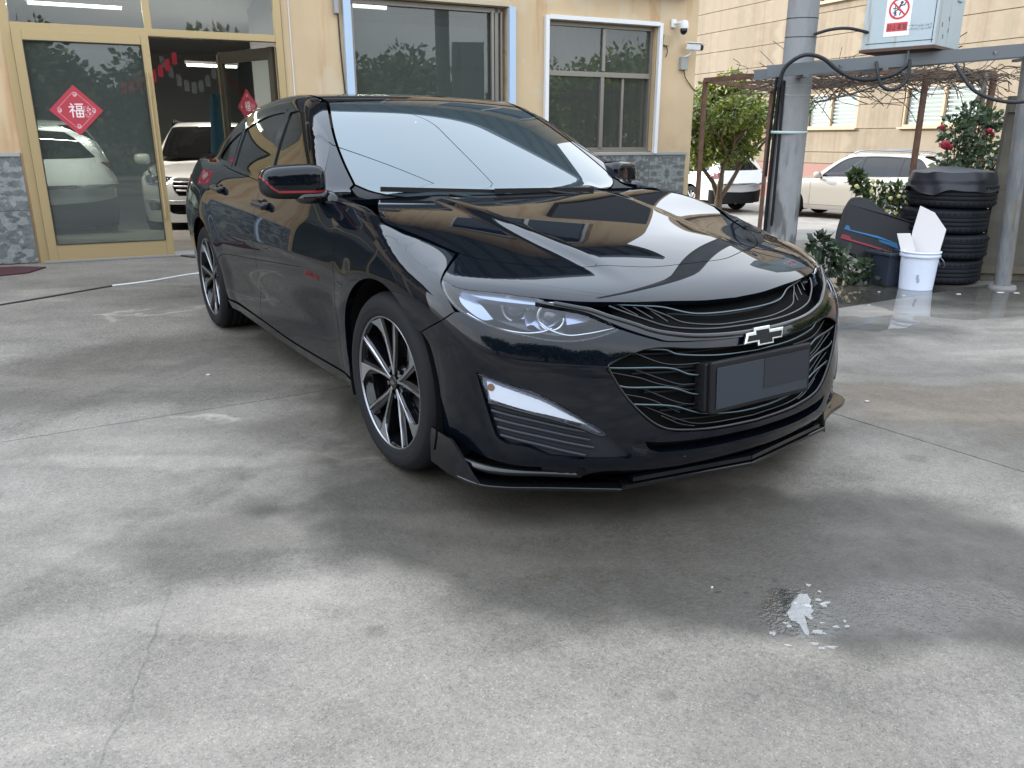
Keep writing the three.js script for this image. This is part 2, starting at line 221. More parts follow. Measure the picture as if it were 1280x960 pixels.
function lowerBody(x, y, z) {
  const ax = Math.sqrt(x * x + 1e-6);
  let ins = inset(y);
  ins += 0.014 * gauss(y - 0.48 - 0.02 * z, 0.10) * sstep(-0.35, -0.75, z) * sstep(-2.6, -2.2, z);   // hollow of the doors
  const yc = 0.86 - 0.022 * (z + 1.6), q = (y - yc) / 0.05;
  ins -= 0.010 * (q > 0 ? Math.exp(-q * q * 0.6) : Math.exp(-q * q * 0.25)) * sstep(0.1, -0.5, z) * sstep(-3.7, -3.2, z);   // shoulder line
  for (const w of [0, -2.829]) { const r = Math.hypot(z - w, y - 0.335); if (r < 0.62) ins -= 0.012 * sstep(0.60, 0.40, r); }   // arches swell
  const side = ax - planW(z) + ins;
  const cr = ax / 0.8;
  const cw = sstep(0.45, -0.45, z);
  let t = topC(z) - (0.045 - 0.062 * cw) * cr * cr - (0.012 - 0.01 * cw) * cr * cr * cr * cr;
  const rz = 0.47 - 0.10 * (z + 0.6);
  t += (0.016 * (1 - sstep(rz - 0.05, rz + 0.05, ax)) ) * sstep(0.75, 0.3, z);
  const top = (y - t) * 0.96;
  const front = z - (0.955 - bow(ax) - noseP(y));
  const back = -(z + 3.98 - 0.35 * Math.pow(ax / 0.9, 2.6) - tailP(y));
  let d = smax(side, top, 0.085);
  d = smax(d, front, 0.13);
  d = smax(d, back, 0.16);
  return smax(d, 0.165 - y, 0.05);
}
function upperBody(x, y, z) {
  const ax = Math.sqrt(x * x + 1e-6), h = y - 0.97;
  const side = (ax - glassW(z) + 0.36 * h + 0.34 * h * h) * 0.92;
  const zz = z + 0.22 * ax * ax * sstep(-1.9, -1.2, z) - 0.22 * ax * ax * sstep(-2.4, -3.1, z);
  const roof = (y - roofC(zz) + 0.05 * ax * ax) * 0.88;
  return smax(smax(side, roof, 0.075), 0.7 - y, 0.02);
}
const bodyF = (x, y, z) => smin(lowerBody(x * 0.98, y, z), upperBody(x * 0.98, y, z), 0.035);
// ---------- panels: outlines cut out of a body surface, meshed where they lie on it ----------
function smoothCurve(pts, n = 6) { // Catmull-Rom through points, ends kept
  if (pts.length < 3) return pts.slice();
  const out = [];
  for (let i = 0; i < pts.length - 1; i++) {
    const p0 = pts[i - 1] ?? [2 * pts[0][0] - pts[1][0], 2 * pts[0][1] - pts[1][1]], p1 = pts[i], p2 = pts[i + 1], p3 = pts[i + 2] ?? [2 * p2[0] - p1[0], 2 * p2[1] - p1[1]];
    for (let k = 0; k < n; k++) { const t = k / n, t2 = t * t, t3 = t2 * t; out.push([0, 1].map(c => 0.5 * (2 * p1[c] + (p2[c] - p0[c]) * t + (2 * p0[c] - 5 * p1[c] + 4 * p2[c] - p3[c]) * t2 + (3 * p1[c] - p0[c] - 3 * p2[c] + p3[c]) * t3))); }
  }
  out.push(pts[pts.length - 1]); return out;
}
const path = (...curves) => { const o = []; for (const c of curves) for (const p of smoothCurve(c)) if (!o.length || Math.hypot(p[0] - o[o.length - 1][0], p[1] - o[o.length - 1][1]) > 1e-4) o.push(p); if (Math.hypot(o[0][0] - o[o.length - 1][0], o[0][1] - o[o.length - 1][1]) < 1e-4) o.pop(); return o; };
const both = half => half.concat(half.slice().reverse().filter(p => Math.abs(p[0]) > 1e-5).map(p => [-p[0], p[1]])); // half outline from the centre line back to it
const arcPts = (cx, cy, r, a0, a1, n = 24) => Array.from({ length: n + 1 }, (_, i) => { const a = a0 + (a1 - a0) * i / n; return [cx + r * Math.cos(a), cy + r * Math.sin(a)]; });
function inset2(poly, d) { // moves an outline inwards by d
  const n = poly.length; let A = 0; for (let i = 0; i < n; i++) { const p = poly[i], q = poly[(i + 1) % n]; A += p[0] * q[1] - q[0] * p[1]; }
  const s = A > 0 ? 1 : -1;
  return poly.map((p, i) => { const a = poly[(i + n - 1) % n], b = poly[(i + 1) % n]; let u = [p[0] - a[0], p[1] - a[1]], v = [b[0] - p[0], b[1] - p[1]]; const lu = Math.hypot(...u) || 1, lv = Math.hypot(...v) || 1; const n1 = [-u[1] / lu * s, u[0] / lu * s], n2 = [-v[1] / lv * s, v[0] / lv * s]; let m = [n1[0] + n2[0], n1[1] + n2[1]]; const k = Math.max(0.35, (m[0] * n1[0] + m[1] * n1[1])); return [p[0] + m[0] / k * d, p[1] + m[1] / k * d]; });
}
const mirrorCache = new Map();
const PROJ = {
  side: { from: 1.3, to: 0, at: (a, b, t) => [t, b, a] },
  sideL: { from: -1.3, to: 0, at: (a, b, t) => [t, b, a] },
  top: { from: 2.2, to: 0.1, at: (a, b, t) => [a, t, b] },
  cyl: { from: 1.5, to: 0.05, at: (a, b, t) => [t * Math.sin(a), b, t * Math.cos(a)] },
};
const cylAt = zc => ({ from: 1.6, to: 0.05, at: (a, b, t) => [t * Math.sin(a), b, zc + t * Math.cos(a)] });
const backAt = zc => ({ from: 1.6, to: 0.05, at: (a, b, t) => [t * Math.sin(a), b, zc - t * Math.cos(a)] });
function solve(F, proj, a, b, off) { // the surface point seen along the projection
  const P = typeof proj === 'string' ? PROJ[proj] : proj, n = 60, st = (P.to - P.from) / n; let t0 = P.from, best = 9, bt = t0;
  for (let i = 0; i <= n; i++) {
    const t = P.from + st * i, f = F(...P.at(a, b, t)) - off;
    if (f < best) { best = f; bt = t; }
    if (f < 0) { let lo = t0, hi = t; for (let k = 0; k < 22; k++) { const m = (lo + hi) / 2; if (F(...P.at(a, b, m)) - off < 0) hi = m; else lo = m; } return P.at(a, b, hi); }
    t0 = t;
  }
  return P.at(a, b, bt);
}
function grad(F, p) { const e = 0.002, [x, y, z] = p; const g = [F(x + e, y, z) - F(x - e, y, z), F(x, y + e, z) - F(x, y - e, z), F(x, y, z + e) - F(x, y, z - e)], l = Math.hypot(...g) || 1; return g.map(v => v / l); }
function clipAxis(poly, ax, v, keepLess) { const out = []; for (let i = 0; i < poly.length; i++) { const p = poly[i], q = poly[(i + 1) % poly.length], dp = keepLess ? v - p[ax] : p[ax] - v, dq = keepLess ? v - q[ax] : q[ax] - v; if (dp >= 0) out.push(p); if ((dp > 0 && dq < 0) || (dp < 0 && dq > 0)) { const t = dp / (dp - dq); const r = [p[0] + (q[0] - p[0]) * t, p[1] + (q[1] - p[1]) * t]; r[ax] = v; out.push(r); } } return out; }
const panelCache = new Map();
function panel(F, proj, outer, opts = {}) { // alike panels of alike cars share one geometry
  const k = F.name + JSON.stringify([typeof proj === 'string' ? proj : proj.at(0.3, 0.2, 0.5), outer, opts]) + (opts.bump ?? ''); let g = panelCache.get(k); if (!g) panelCache.set(k, g = panelMesh(F, proj, outer, opts)); return g;
}
function panelMesh(F, proj, outer, { holes = [], step = 0.025, off = 0, flange = 0.012, gap = 0, bump } = {}) {
  if (gap) { outer = inset2(outer, gap); holes = holes.map(h => inset2(h, -gap)); }
  const v2 = l => l.map(p => new THREE.Vector2(p[0], p[1]));
  const O = v2(outer), Hs = holes.map(v2); if (THREE.ShapeUtils.isClockWise(O)) O.reverse(); for (const h of Hs) if (!THREE.ShapeUtils.isClockWise(h)) h.reverse();
  const tris = THREE.ShapeUtils.triangulateShape(O, Hs), all = O.concat(...Hs);
  const key = new Map(), P2 = [], idx = [];
  const id = p => { const k = Math.round(p[0] * 2e5) + '_' + Math.round(p[1] * 2e5); let i = key.get(k); if (i === undefined) { i = P2.length; key.set(k, i); P2.push(p); } return i; };
  const sx = Array.isArray(step) ? step[0] : step, sy = Array.isArray(step) ? step[1] : step;
  for (const t of tris) {
    let T = t.map(i => [all[i].x, all[i].y]);
    const a0 = Math.floor(Math.min(...T.map(p => p[0])) / sx), a1 = Math.ceil(Math.max(...T.map(p => p[0])) / sx);
    for (let a = a0; a < a1; a++) {
      const col = clipAxis(clipAxis(T, 0, a * sx, false), 0, (a + 1) * sx, true); if (col.length < 3) continue;
      const b0 = Math.floor(Math.min(...col.map(p => p[1])) / sy), b1 = Math.ceil(Math.max(...col.map(p => p[1])) / sy);
      for (let b = b0; b < b1; b++) {
        const cell = clipAxis(clipAxis(col, 1, b * sy, false), 1, (b + 1) * sy, true); if (cell.length < 3) continue;
        const ids = cell.map(id); for (let k = 1; k < ids.length - 1; k++) if (ids[0] !== ids[k] && ids[k] !== ids[k + 1] && ids[0] !== ids[k + 1]) idx.push(ids[0], ids[k], ids[k + 1]);
      }
    }
  }
  const pos = [], nor = [], uv = [];
  for (const p of P2) { let q = solve(F, proj, p[0], p[1], off); const n = grad(F, q); if (bump) { const h = bump(p[0], p[1]); q = q.map((c, i) => c + n[i] * h); } pos.push(...q); nor.push(...n); uv.push(p[0], p[1]); }
  // orient by the surface normal
  for (let i = 0; i < idx.length; i += 3) { const [a, b, c] = [idx[i], idx[i + 1], idx[i + 2]]; const A = pos.slice(a * 3, a * 3 + 3), B = pos.slice(b * 3, b * 3 + 3), C = pos.slice(c * 3, c * 3 + 3); const u = B.map((v, k) => v - A[k]), w = C.map((v, k) => v - A[k]); const cr = [u[1] * w[2] - u[2] * w[1], u[2] * w[0] - u[0] * w[2], u[0] * w[1] - u[1] * w[0]]; const n = nor.slice(a * 3, a * 3 + 3); if (cr[0] * n[0] + cr[1] * n[1] + cr[2] * n[2] < 0) { idx[i + 1] = c; idx[i + 2] = b; } }
  if (flange) {
    const ec = new Map(); for (let i = 0; i < idx.length; i += 3) for (let k = 0; k < 3; k++) { const a = idx[i + k], b = idx[i + (k + 1) % 3], kk = a < b ? a + '_' + b : b + '_' + a; ec.set(kk, ec.has(kk) ? null : [a, b]); }
    for (const e of ec.values()) if (e) {
      const [a, b] = e, A = pos.slice(a * 3, a * 3 + 3), B = pos.slice(b * 3, b * 3 + 3), na = nor.slice(a * 3, a * 3 + 3), nb = nor.slice(b * 3, b * 3 + 3);
      const A2 = A.map((v, k) => v - na[k] * flange), B2 = B.map((v, k) => v - nb[k] * flange), d = B.map((v, k) => v - A[k]); const l = Math.hypot(...d) || 1;
      let n = [d[1] * na[2] - d[2] * na[1], d[2] * na[0] - d[0] * na[2], d[0] * na[1] - d[1] * na[0]].map(v => v / l);
      const s = pos.length / 3; pos.push(...A, ...B, ...B2, ...A2); for (let k = 0; k < 4; k++) { nor.push(...n); uv.push(0, 0); } idx.push(s + 1, s, s + 2, s + 2, s, s + 3);
    }
  }
  const g = new THREE.BufferGeometry(); g.setAttribute('position', new THREE.BufferAttribute(new Float32Array(pos), 3)); g.setAttribute('normal', new THREE.BufferAttribute(new Float32Array(nor), 3)); g.setAttribute('uv', new THREE.BufferAttribute(new Float32Array(uv), 2)); g.setIndex(idx); return g;
}
function mirrored(g) { // the same shape on the other side of the car
  if (mirrorCache.has(g)) return mirrorCache.get(g); const src = g;
  g = Array.isArray(g) ? merge(g) : g.clone(); const p = g.attributes.position, n = g.attributes.normal; for (let i = 0; i < p.count; i++) { p.setX(i, -p.getX(i)); n.setX(i, -n.getX(i)); }
  if (g.index) { const k = g.index.array; for (let i = 0; i < k.length; i += 3) { const t = k[i + 1]; k[i + 1] = k[i + 2]; k[i + 2] = t; } }
  else for (const a of Object.values(g.attributes)) { const s = a.itemSize; for (let i = 0; i < a.count; i += 3) for (let c = 0; c < s; c++) { const t = a.array[(i + 1) * s + c]; a.array[(i + 1) * s + c] = a.array[(i + 2) * s + c]; a.array[(i + 2) * s + c] = t; } }
  mirrorCache.set(src, g); return g;
}
function surfPath(F, proj, pts, off, n = 6) { return smoothCurve(pts, n).map(p => solve(F, proj, p[0], p[1], off)); }
// ---------- the black sedan ----------
const M = {
  paint: phys(0.0020, 0.0034, 0.0062, 0.012, { ior: 1.42 }),
  gloss: phys(0.004, 0.004, 0.005, 0.06, { ior: 1.5 }),
  black: phys(0.008, 0.008, 0.009, 0.55, { specularIntensity: 0.5 }), matte: phys(0.004, 0.004, 0.004, 0.9, { specularIntensity: 0.3 }), grey: phys(0.014, 0.016, 0.021, 0.36, { specularIntensity: 0.8 }),
  rubber: phys(0.009, 0.0095, 0.0105, 0.72, { specularIntensity: 0.4 }), chrome: std(0.70, 0.71, 0.72, 0.30, 1), silver: std(0.62, 0.63, 0.65, 0.28, 1), bright: std(0.55, 0.56, 0.59, 0.22, 1), dim: std(0.25, 0.26, 0.28, 0.25, 1),
  lens: phys(0.84, 0.86, 0.90, 0.0, { transmission: 1, thickness: 0, ior: 1.5 }), tint: phys(0.09, 0.10, 0.105, 0.0, { transmission: 1, thickness: 0, ior: 1.52 }), screen: phys(0.05, 0.07, 0.08, 0.0, { transmission: 0.45, thickness: 0, ior: 1.95, specularColor: new THREE.Color().setRGB(0.78, 0.98, 1.0) }),
  red: phys(0.24, 0.012, 0.018, 0.35, { clearcoat: 0.5 }), redLens: phys(0.10, 0.006, 0.008, 0.08, {}), amber: phys(0.22, 0.115, 0.065, 0.3, {}), spokeFace: std(0.42, 0.43, 0.45, 0.3, 1), barGrey: std(0.08, 0.105, 0.115, 0.25, 1), rimGrey: std(0.30, 0.31, 0.33, 0.35, 1), lampWhite: std(0.88, 0.90, 0.94, 0.25, 0.3), disc: std(0.32, 0.31, 0.30, 0.35, 1), cloth: std(0.02, 0.02, 0.021, 0.9), reflector: std(0.26, 0.29, 0.36, 0.2, 0.8),
};
function arcPath(cx, cy, r, a0, a1, n) { return arcPts(cx, cy, r, R(a0), R(a1), n); }
function buildWheel(parent, pos, outward, turn, rims = true) { // outward +1 faces +x
  const w = new THREE.Group(); w.name = 'wheel'; w.position.set(...pos); if (outward < 0) w.rotation.y = Math.PI; parent.add(w);
  const prof = [[0.246, -0.112], [0.262, -0.120], [0.285, -0.126], [0.305, -0.124], [0.322, -0.114], [0.333, -0.098], [0.3375, -0.085], [0.338, -0.062], [0.330, -0.060], [0.330, -0.052], [0.339, -0.050], [0.3395, -0.022], [0.331, -0.020], [0.331, -0.012], [0.3395, -0.010], [0.3395, 0.010], [0.331, 0.012], [0.331, 0.020], [0.3395, 0.022], [0.339, 0.050], [0.330, 0.052], [0.330, 0.060], [0.338, 0.062], [0.3375, 0.085], [0.333, 0.098], [0.322, 0.114], [0.312, 0.1205], [0.309, 0.1235], [0.300, 0.1255], [0.284, 0.127], [0.281, 0.1255], [0.266, 0.123], [0.259, 0.1225], [0.256, 0.119], [0.249, 0.116], [0.246, 0.110]];
  const lathe = (p, n = 96) => new THREE.LatheGeometry(p.map(q => new THREE.Vector2(q[0], q[1])), n).rotateZ(-Math.PI / 2);
  mesh('tyre', lathe(prof), M.rubber, w);
  mesh('rim_barrel', lathe([[0.246, 0.108], [0.238, 0.100], [0.232, 0.07], [0.222, 0.03], [0.215, -0.04], [0.22, -0.1]]), M.gloss, w);
  mesh('rim_edge', lathe([[0.251, 0.113], [0.2515, 0.1165], [0.2495, 0.1185], [0.2455, 0.1175], [0.2445, 0.112]]), M.rimGrey, w);
  const ex = (pts, x0, d, bev) => { const g = slab(pts, d, bev); g.rotateY(Math.PI / 2); g.translate(x0, 0, 0); const p = g.attributes.position; for (let i = 0; i < p.count; i++) { const r = Math.hypot(p.getY(i), p.getZ(i)); p.setX(i, p.getX(i) + 0.020 * Math.pow(r / 0.245, 2)); } g.computeVertexNormals(); return g; };
  const pol = (r, a) => [r * Math.cos(R(a)), r * Math.sin(R(a))];
  // one of five pairs: a slim arm and, 26 degrees on, an arm that broadens at the rim; curved faces done as short dished steps
  const A = (t, k) => { const q = [[0.030, 18], [0.07, 10.5], [0.12, 4.2], [0.18, 1.0], [0.245, 0.0]], s = [[0.030, 0], [0.07, 2.5], [0.12, -1.2], [0.18, -2.2], [0.245, -2.4]]; return [...q.map(p => pol(p[0], t + p[1])), ...s.reverse().map(p => pol(p[0], t + p[1]))]; };
  const B = (t, k) => { const q = [[0.030, 26], [0.07, 25.2], [0.12, 26.8], [0.17, 28.2], [0.19, 31], [0.215, 37], [0.246, 46]], s = [[0.030, 6], [0.07, 17.5], [0.12, 22.6], [0.18, 25.0], [0.243, 26.0]]; return [...q.map(p => pol(p[0], t + p[1])), ...s.reverse().map(p => pol(p[0], t + p[1]))]; };
  for (let k = 0; k < 5; k++) {
    const t = turn + 72 * k;
    const back = [pol(0.05, t - 6), pol(0.12, t - 4), pol(0.243, t - 5), pol(0.243, t + 6), pol(0.14, t + 12), pol(0.10, t + 15), pol(0.14, t + 19), pol(0.243, t + 22), pol(0.243, t + 38), pol(0.12, t + 30), pol(0.05, t + 32)];
    const sp = mesh('spoke', ex(back, 0.045, 0.044, 0.004), M.gloss, w);
    mesh('spoke_face', [ex(A(t), 0.088, 0.007, 0.0015), ex(B(t), 0.088, 0.007, 0.0015)], M.spokeFace, sp);
    mesh('wheel_nut', new THREE.CylinderGeometry(0.009, 0.010, 0.03, 6).rotateZ(-Math.PI / 2).translate(0.075, 0.057 * Math.sin(R(t + 48)), -0.057 * Math.cos(R(t + 48))), M.dim, w);
  }
  mesh('hub_cap', lathe([[0, 0.099], [0.024, 0.0985], [0.029, 0.096], [0.030, 0.06]], 40), M.gloss, w);
  mesh('hub_base', lathe([[0.030, 0.086], [0.045, 0.082], [0.075, 0.066], [0.078, 0.02], [0.05, 0]], 40), M.gloss, w);
  mesh('hub_emblem', ex([[-0.017, -0.005], [-0.006, -0.005], [-0.006, -0.0085], [0.008, -0.0085], [0.008, -0.004], [0.018, -0.004], [0.016, 0.005], [0.006, 0.005], [0.006, 0.0085], [-0.008, 0.0085], [-0.008, 0.004], [-0.018, 0.004]], 0.0975, 0.003, 0.0006), M.dim, w);
  mesh('brake_disc', [lathe([[0.06, 0.012], [0.158, 0.012], [0.160, 0.008], [0.160, -0.012], [0.158, -0.016], [0.06, -0.016]], 64), lathe([[0, 0.040], [0.07, 0.036], [0.075, 0.0]], 32)], M.disc, w);
  mesh('brake_caliper', ex([...arcPath(0, 0, 0.172, -28, 28, 10), ...arcPath(0, 0, 0.095, 28, -28, 10)], 0.002, 0.045, 0.006), M.dim, w);
  return w;
}
function superEgg(a, b, c, e, nu = 64, nv = 40) { const g = new THREE.SphereGeometry(1, nu, nv), p = g.attributes.position; const f = v => Math.sign(v) * Math.pow(Math.abs(v), e); for (let i = 0; i < p.count; i++) p.setXYZ(i, f(p.getX(i)) * a, f(p.getY(i)) * b, f(p.getZ(i)) * c); return g; }
function splitBy(g, test) { g = g.index ? g.toNonIndexed() : g; const p = g.attributes.position, n = g.attributes.normal, out = {}; for (let i = 0; i < p.count; i += 3) { const k = test((p.getX(i) + p.getX(i + 1) + p.getX(i + 2)) / 3, (p.getY(i) + p.getY(i + 1) + p.getY(i + 2)) / 3, (p.getZ(i) + p.getZ(i + 1) + p.getZ(i + 2)) / 3); const o = out[k] ??= [[], []]; for (let j = i; j < i + 3; j++) { o[0].push(p.getX(j), p.getY(j), p.getZ(j)); o[1].push(n.getX(j), n.getY(j), n.getZ(j)); } } const res = {}; for (const k in out) { const q = new THREE.BufferGeometry(); q.setAttribute('position', new THREE.Float32BufferAttribute(out[k][0], 3)); q.setAttribute('normal', new THREE.Float32BufferAttribute(out[k][1], 3)); res[k] = q; } return res; }

const sedan = thing('sedan', 'glossy black four door sedan parked nose forward on wet concrete', 'car', [0.304, 0, -3.30], 0.570);
{
  const F = bodyF, P = sedan, topY = (x, z) => solve(F, 'top', x, z, 0)[1], zy = l => l.map(([x, z]) => [z, topY(x, z)]);
  const pair = (name, geo, mat, parent = P) => [mesh(name, geo, mat, parent), mesh(name, mirrored(geo), mat, parent)];
  const CY = cylAt(0), cs = [0.02, 0.02], g0 = 0.0018;
  // outlines seen from above: [x, z]
  const hoodFront = [[0, 0.603], [0.15, 0.598], [0.25, 0.572], [0.41, 0.505], [0.521, 0.447], [0.626, 0.349], [0.69, 0.262], [0.711, 0.210]];
  const hoodSide = [[0.711, 0.210], [0.757, 0.06], [0.803, -0.05], [0.832, -0.115], [0.826, -0.185], [0.779, -0.318], [0.70, -0.48]];
  const hoodRear = [[0.70, -0.48], [0.60, -0.462], [0.40, -0.405], [0.2, -0.382], [0, -0.375]];
  mesh('hood', panel(F, 'top', both(path(hoodFront, hoodSide, hoodRear)), { gap: g0, step: 0.022 }), M.paint, P);
  const noseOut = [[0.711, 0.210], [0.79, 0.285], [0.856, 0.352]], noseLow = [[0.856, 0.352], [0.833, 0.440], [0.744, 0.539], [0.668, 0.617], [0.557, 0.699], [0.426, 0.752], [0.320, 0.780], [0.15, 0.812], [0, 0.822]];
  mesh('nose_panel', panel(F, 'top', both(path(hoodFront, noseOut, noseLow)), { gap: g0, step: 0.018, flange: 0.02 }), M.paint, P);
  const glassBase = [[0, -0.452], [0.2, -0.458], [0.4, -0.485], [0.55, -0.54], [0.655, -0.625], [0.712, -0.705]];
  const glassSide = [[0.712, -0.705], [0.695, -0.85], [0.668, -1.0], [0.632, -1.14], [0.578, -1.31], [0.555, -1.385]];
  const header = [[0.555, -1.385], [0.3, -1.36], [0, -1.35]];
  mesh('cowl_grille', panel(F, 'top', both(path(hoodRear.slice().reverse(), [[0.70, -0.48], [0.735, -0.58], [0.735, -0.69]], [[0.735, -0.69], [0.712, -0.705]], glassBase.slice().reverse())), { gap: g0, step: 0.03, off: -0.006 }), M.black, P);
  mesh('windscreen', panel(F, 'top', both(path(glassBase, glassSide, header)), { gap: 0.003, step: 0.025, flange: 0, off: -0.002 }), M.screen, P);
  const roofEdge = [[0.555, -1.385], [0.565, -1.65], [0.572, -2.0], [0.575, -2.3], [0.588, -2.6], [0.604, -2.9], [0.63, -3.2], [0.67, -3.48]];
  const rearTop = [[0.588, -2.72], [0.3, -2.69], [0, -2.68]];
  const cut = roofEdge.filter(p => p[1] > -2.7).concat([[0.592, -2.72]]);
  mesh('roof', panel(F, 'top', both(path(header.slice().reverse(), cut, [[0.592, -2.72], [0.3, -2.69], [0, -2.68]])), { gap: g0, step: 0.03 }), M.paint, P);
  mesh('rear_window', panel(F, 'top', both(path([[0, -2.68], [0.3, -2.69], [0.592, -2.72]], [[0.592, -2.72], [0.604, -2.9], [0.63, -3.2], [0.66, -3.42]], [[0.66, -3.42], [0.35, -3.47], [0, -3.48]])), { gap: 0.003, step: 0.035, flange: 0, off: -0.002 }), M.tint, P);
  mesh('boot_lid', panel(F, 'top', both(path([[0, -3.48], [0.35, -3.47], [0.66, -3.42]], [[0.66, -3.42], [0.67, -3.48], [0.80, -3.62]], [[0.80, -3.62], [0.72, -3.82], [0.4, -3.93], [0, -3.965]])), { gap: g0, step: 0.035 }), M.paint, P);
  // sides, seen from the side: [z, y]
  const seam = zy(smoothCurve(hoodSide)), outer = zy(smoothCurve(noseOut)).reverse();
  const archF = (r, a0, a1) => arcPath(-0.02, 0.335, r, a0, a1, 28), archR = (r, a0, a1) => arcPath(-2.829, 0.335, r, a0, a1, 28);
  const doorEdge = [[-0.434, 0.932], [-0.440, 0.860], [-0.440, 0.78], [-0.458, 0.65], [-0.490, 0.50], [-0.515, 0.31], [-0.522, 0.245]];
  const bumperSeam = [[0.317, 0.598], [0.429, 0.655], [0.474, 0.689]];
  pair('fender', panel(F, 'side', [...seam, [-0.50, topY(0.735, -0.58)], [-0.47, 0.950], ...smoothCurve(doorEdge), ...archF(0.388, 194, 42.7), ...bumperSeam, ...smoothCurve([[0.474, 0.689], [0.429, 0.724], [0.352, 0.770]]), ...outer.slice(1, -1)], { gap: g0, step: 0.022, flange: 0.025 }), M.paint);
  const belt = [[-0.434, 0.932], [-0.47, 0.948], [-0.8, 0.966], [-1.5, 0.988], [-1.60, 0.992]], belt2 = [[-1.60, 0.992], [-2.33, 1.031], [-2.605, 1.052]];
  const mid = [[-1.60, 0.992], [-1.588, 0.88], [-1.586, 0.78], [-1.590, 0.66], [-1.612, 0.56], [-1.69, 0.40], [-1.74, 0.25]];
  const rearEdge = [[-2.605, 1.052], [-2.655, 0.95], [-2.672, 0.87], [-2.640, 0.77], [-2.583, 0.66]];
  pair('front_door', panel(F, 'side', path(belt.slice(), mid, [[-1.74, 0.25], [-1.2, 0.234], [-0.522, 0.245]], doorEdge.slice().reverse()), { gap: g0, step: 0.022, flange: 0.02 }), M.paint);
  pair('rear_door', panel(F, 'side', [...path(belt2, rearEdge), ...archR(0.389, 52, -12), ...smoothCurve([[-2.45, 0.256], [-2.2, 0.262], [-1.74, 0.25]]).slice(0, -1), ...smoothCurve(mid.slice().reverse()).slice(0, -1)], { gap: g0, step: 0.022, flange: 0.02 }), M.paint);
  pair('rocker_panel', panel(F, 'side', path([[-0.522, 0.238], [-1.2, 0.227], [-1.74, 0.243], [-2.45, 0.250]], [[-2.45, 0.250], [-2.43, 0.205]], [[-2.43, 0.205], [-1.2, 0.182], [-0.43, 0.190]], [[-0.43, 0.190], [-0.40, 0.23]]), { step: 0.03, flange: 0.03, off: 0.004 }), M.gloss);
  const pillarTop = [...zy(smoothCurve([[0.70, -0.48], [0.735, -0.58], [0.735, -0.69]])), ...zy(smoothCurve(glassSide)), ...zy(smoothCurve(roofEdge)), ...zy([[0.80, -3.60]])];
  const W1 = path([[-0.79, 0.986], [-1.1, 0.988], [-1.47, 1.006]], [[-1.47, 1.006], [-1.535, 1.17], [-1.60, 1.338]], [[-1.60, 1.338], [-1.44, 1.343], [-1.31, 1.314], [-1.16, 1.250], [-1.0, 1.165], [-0.85, 1.065], [-0.79, 1.005]]);
  const W2 = path([[-1.56, 1.010], [-1.9, 1.026], [-2.33, 1.052]], [[-2.33, 1.052], [-2.365, 1.16], [-2.395, 1.268]], [[-2.395, 1.268], [-2.05, 1.325], [-1.80, 1.341], [-1.69, 1.343]], [[-1.69, 1.343], [-1.63, 1.19], [-1.56, 1.010]]);
  const W3 = path([[-2.40, 1.060], [-2.62, 1.071], [-2.80, 1.082]], [[-2.80, 1.082], [-2.875, 1.095]], [[-2.875, 1.095], [-2.83, 1.130], [-2.70, 1.192], [-2.56, 1.232], [-2.465, 1.252]], [[-2.465, 1.252], [-2.43, 1.16], [-2.40, 1.060]]);
  const frameOut = [...pillarTop, [-3.62, 1.0], [-3.62, 0.25], ...smoothCurve([[-3.62, 0.25], [-3.4, 0.235], [-3.205, 0.25]]).slice(1, -1), ...archR(0.388, 193, 52), ...smoothCurve(rearEdge.slice().reverse()).slice(1, -1), ...smoothCurve([...belt, ...belt2.slice(1)]).reverse().slice(0, -1)];
  pair('side_frame', panel(F, 'side', frameOut, { holes: [W1, W2, W3], gap: g0, step: 0.028, flange: 0.012 }), M.paint);
  for (const [n, w] of [['front_door_glass', W1], ['rear_door_glass', W2], ['quarter_glass', W3]]) pair(n, panel(F, 'side', w, { off: -0.005, step: 0.03, flange: 0, gap: -0.002 }), M.tint);
  for (const w of [W1, W2, W3]) { const o = inset2(w, -0.011); pair('window_trim', panel(F, 'side', o, { holes: [inset2(w, 0.004)], off: 0.0025, step: 0.04, flange: 0.006 }), M.gloss); }
  pair('pillar_cover', panel(F, 'side', path([[-1.475, 1.006], [-1.54, 1.17], [-1.606, 1.338]], [[-1.606, 1.338], [-1.684, 1.342]], [[-1.684, 1.342], [-1.625, 1.19], [-1.553, 1.010]], [[-1.553, 1.010], [-1.475, 1.006]]), { off: 0.003, step: 0.04, flange: 0.006 }), M.gloss);
  mesh('rear_bumper', panel(F, backAt(-3.0), [[-0.948, 0.25], [0.948, 0.25], [0.948, 1.0], [0.7, 1.045], [0, 1.05], [-0.7, 1.045], [-0.948, 1.0]], { step: 0.04, off: -0.003 }), M.paint, P);
  pair('tail_lamp', panel(F, 'side', path([[-3.40, 0.915], [-3.60, 0.965]], [[-3.60, 0.965], [-3.615, 0.84]], [[-3.615, 0.84], [-3.50, 0.845], [-3.40, 0.915]]), { off: 0.004, step: 0.03 }), M.redLens);
  // front: [angle round the corner, y]
  const hlTop = [[1.181, 0.770], [1.082, 0.754], [0.943, 0.7435], [0.822, 0.7335]], hlNotch = [[0.822, 0.7335], [0.794, 0.7195]], hlTop2 = [[0.794, 0.7195], [0.760, 0.7175], [0.660, 0.7025], [0.586, 0.678], [0.530, 0.654]];
  const hlBot = [[0.530, 0.654], [0.588, 0.638], [0.642, 0.626], [0.70, 0.6195], [0.774, 0.6225], [0.882, 0.640], [0.968, 0.661], [1.051, 0.690], [1.116, 0.725], [1.181, 0.770]];
  const HL = path(hlTop, hlNotch, hlTop2, hlBot);
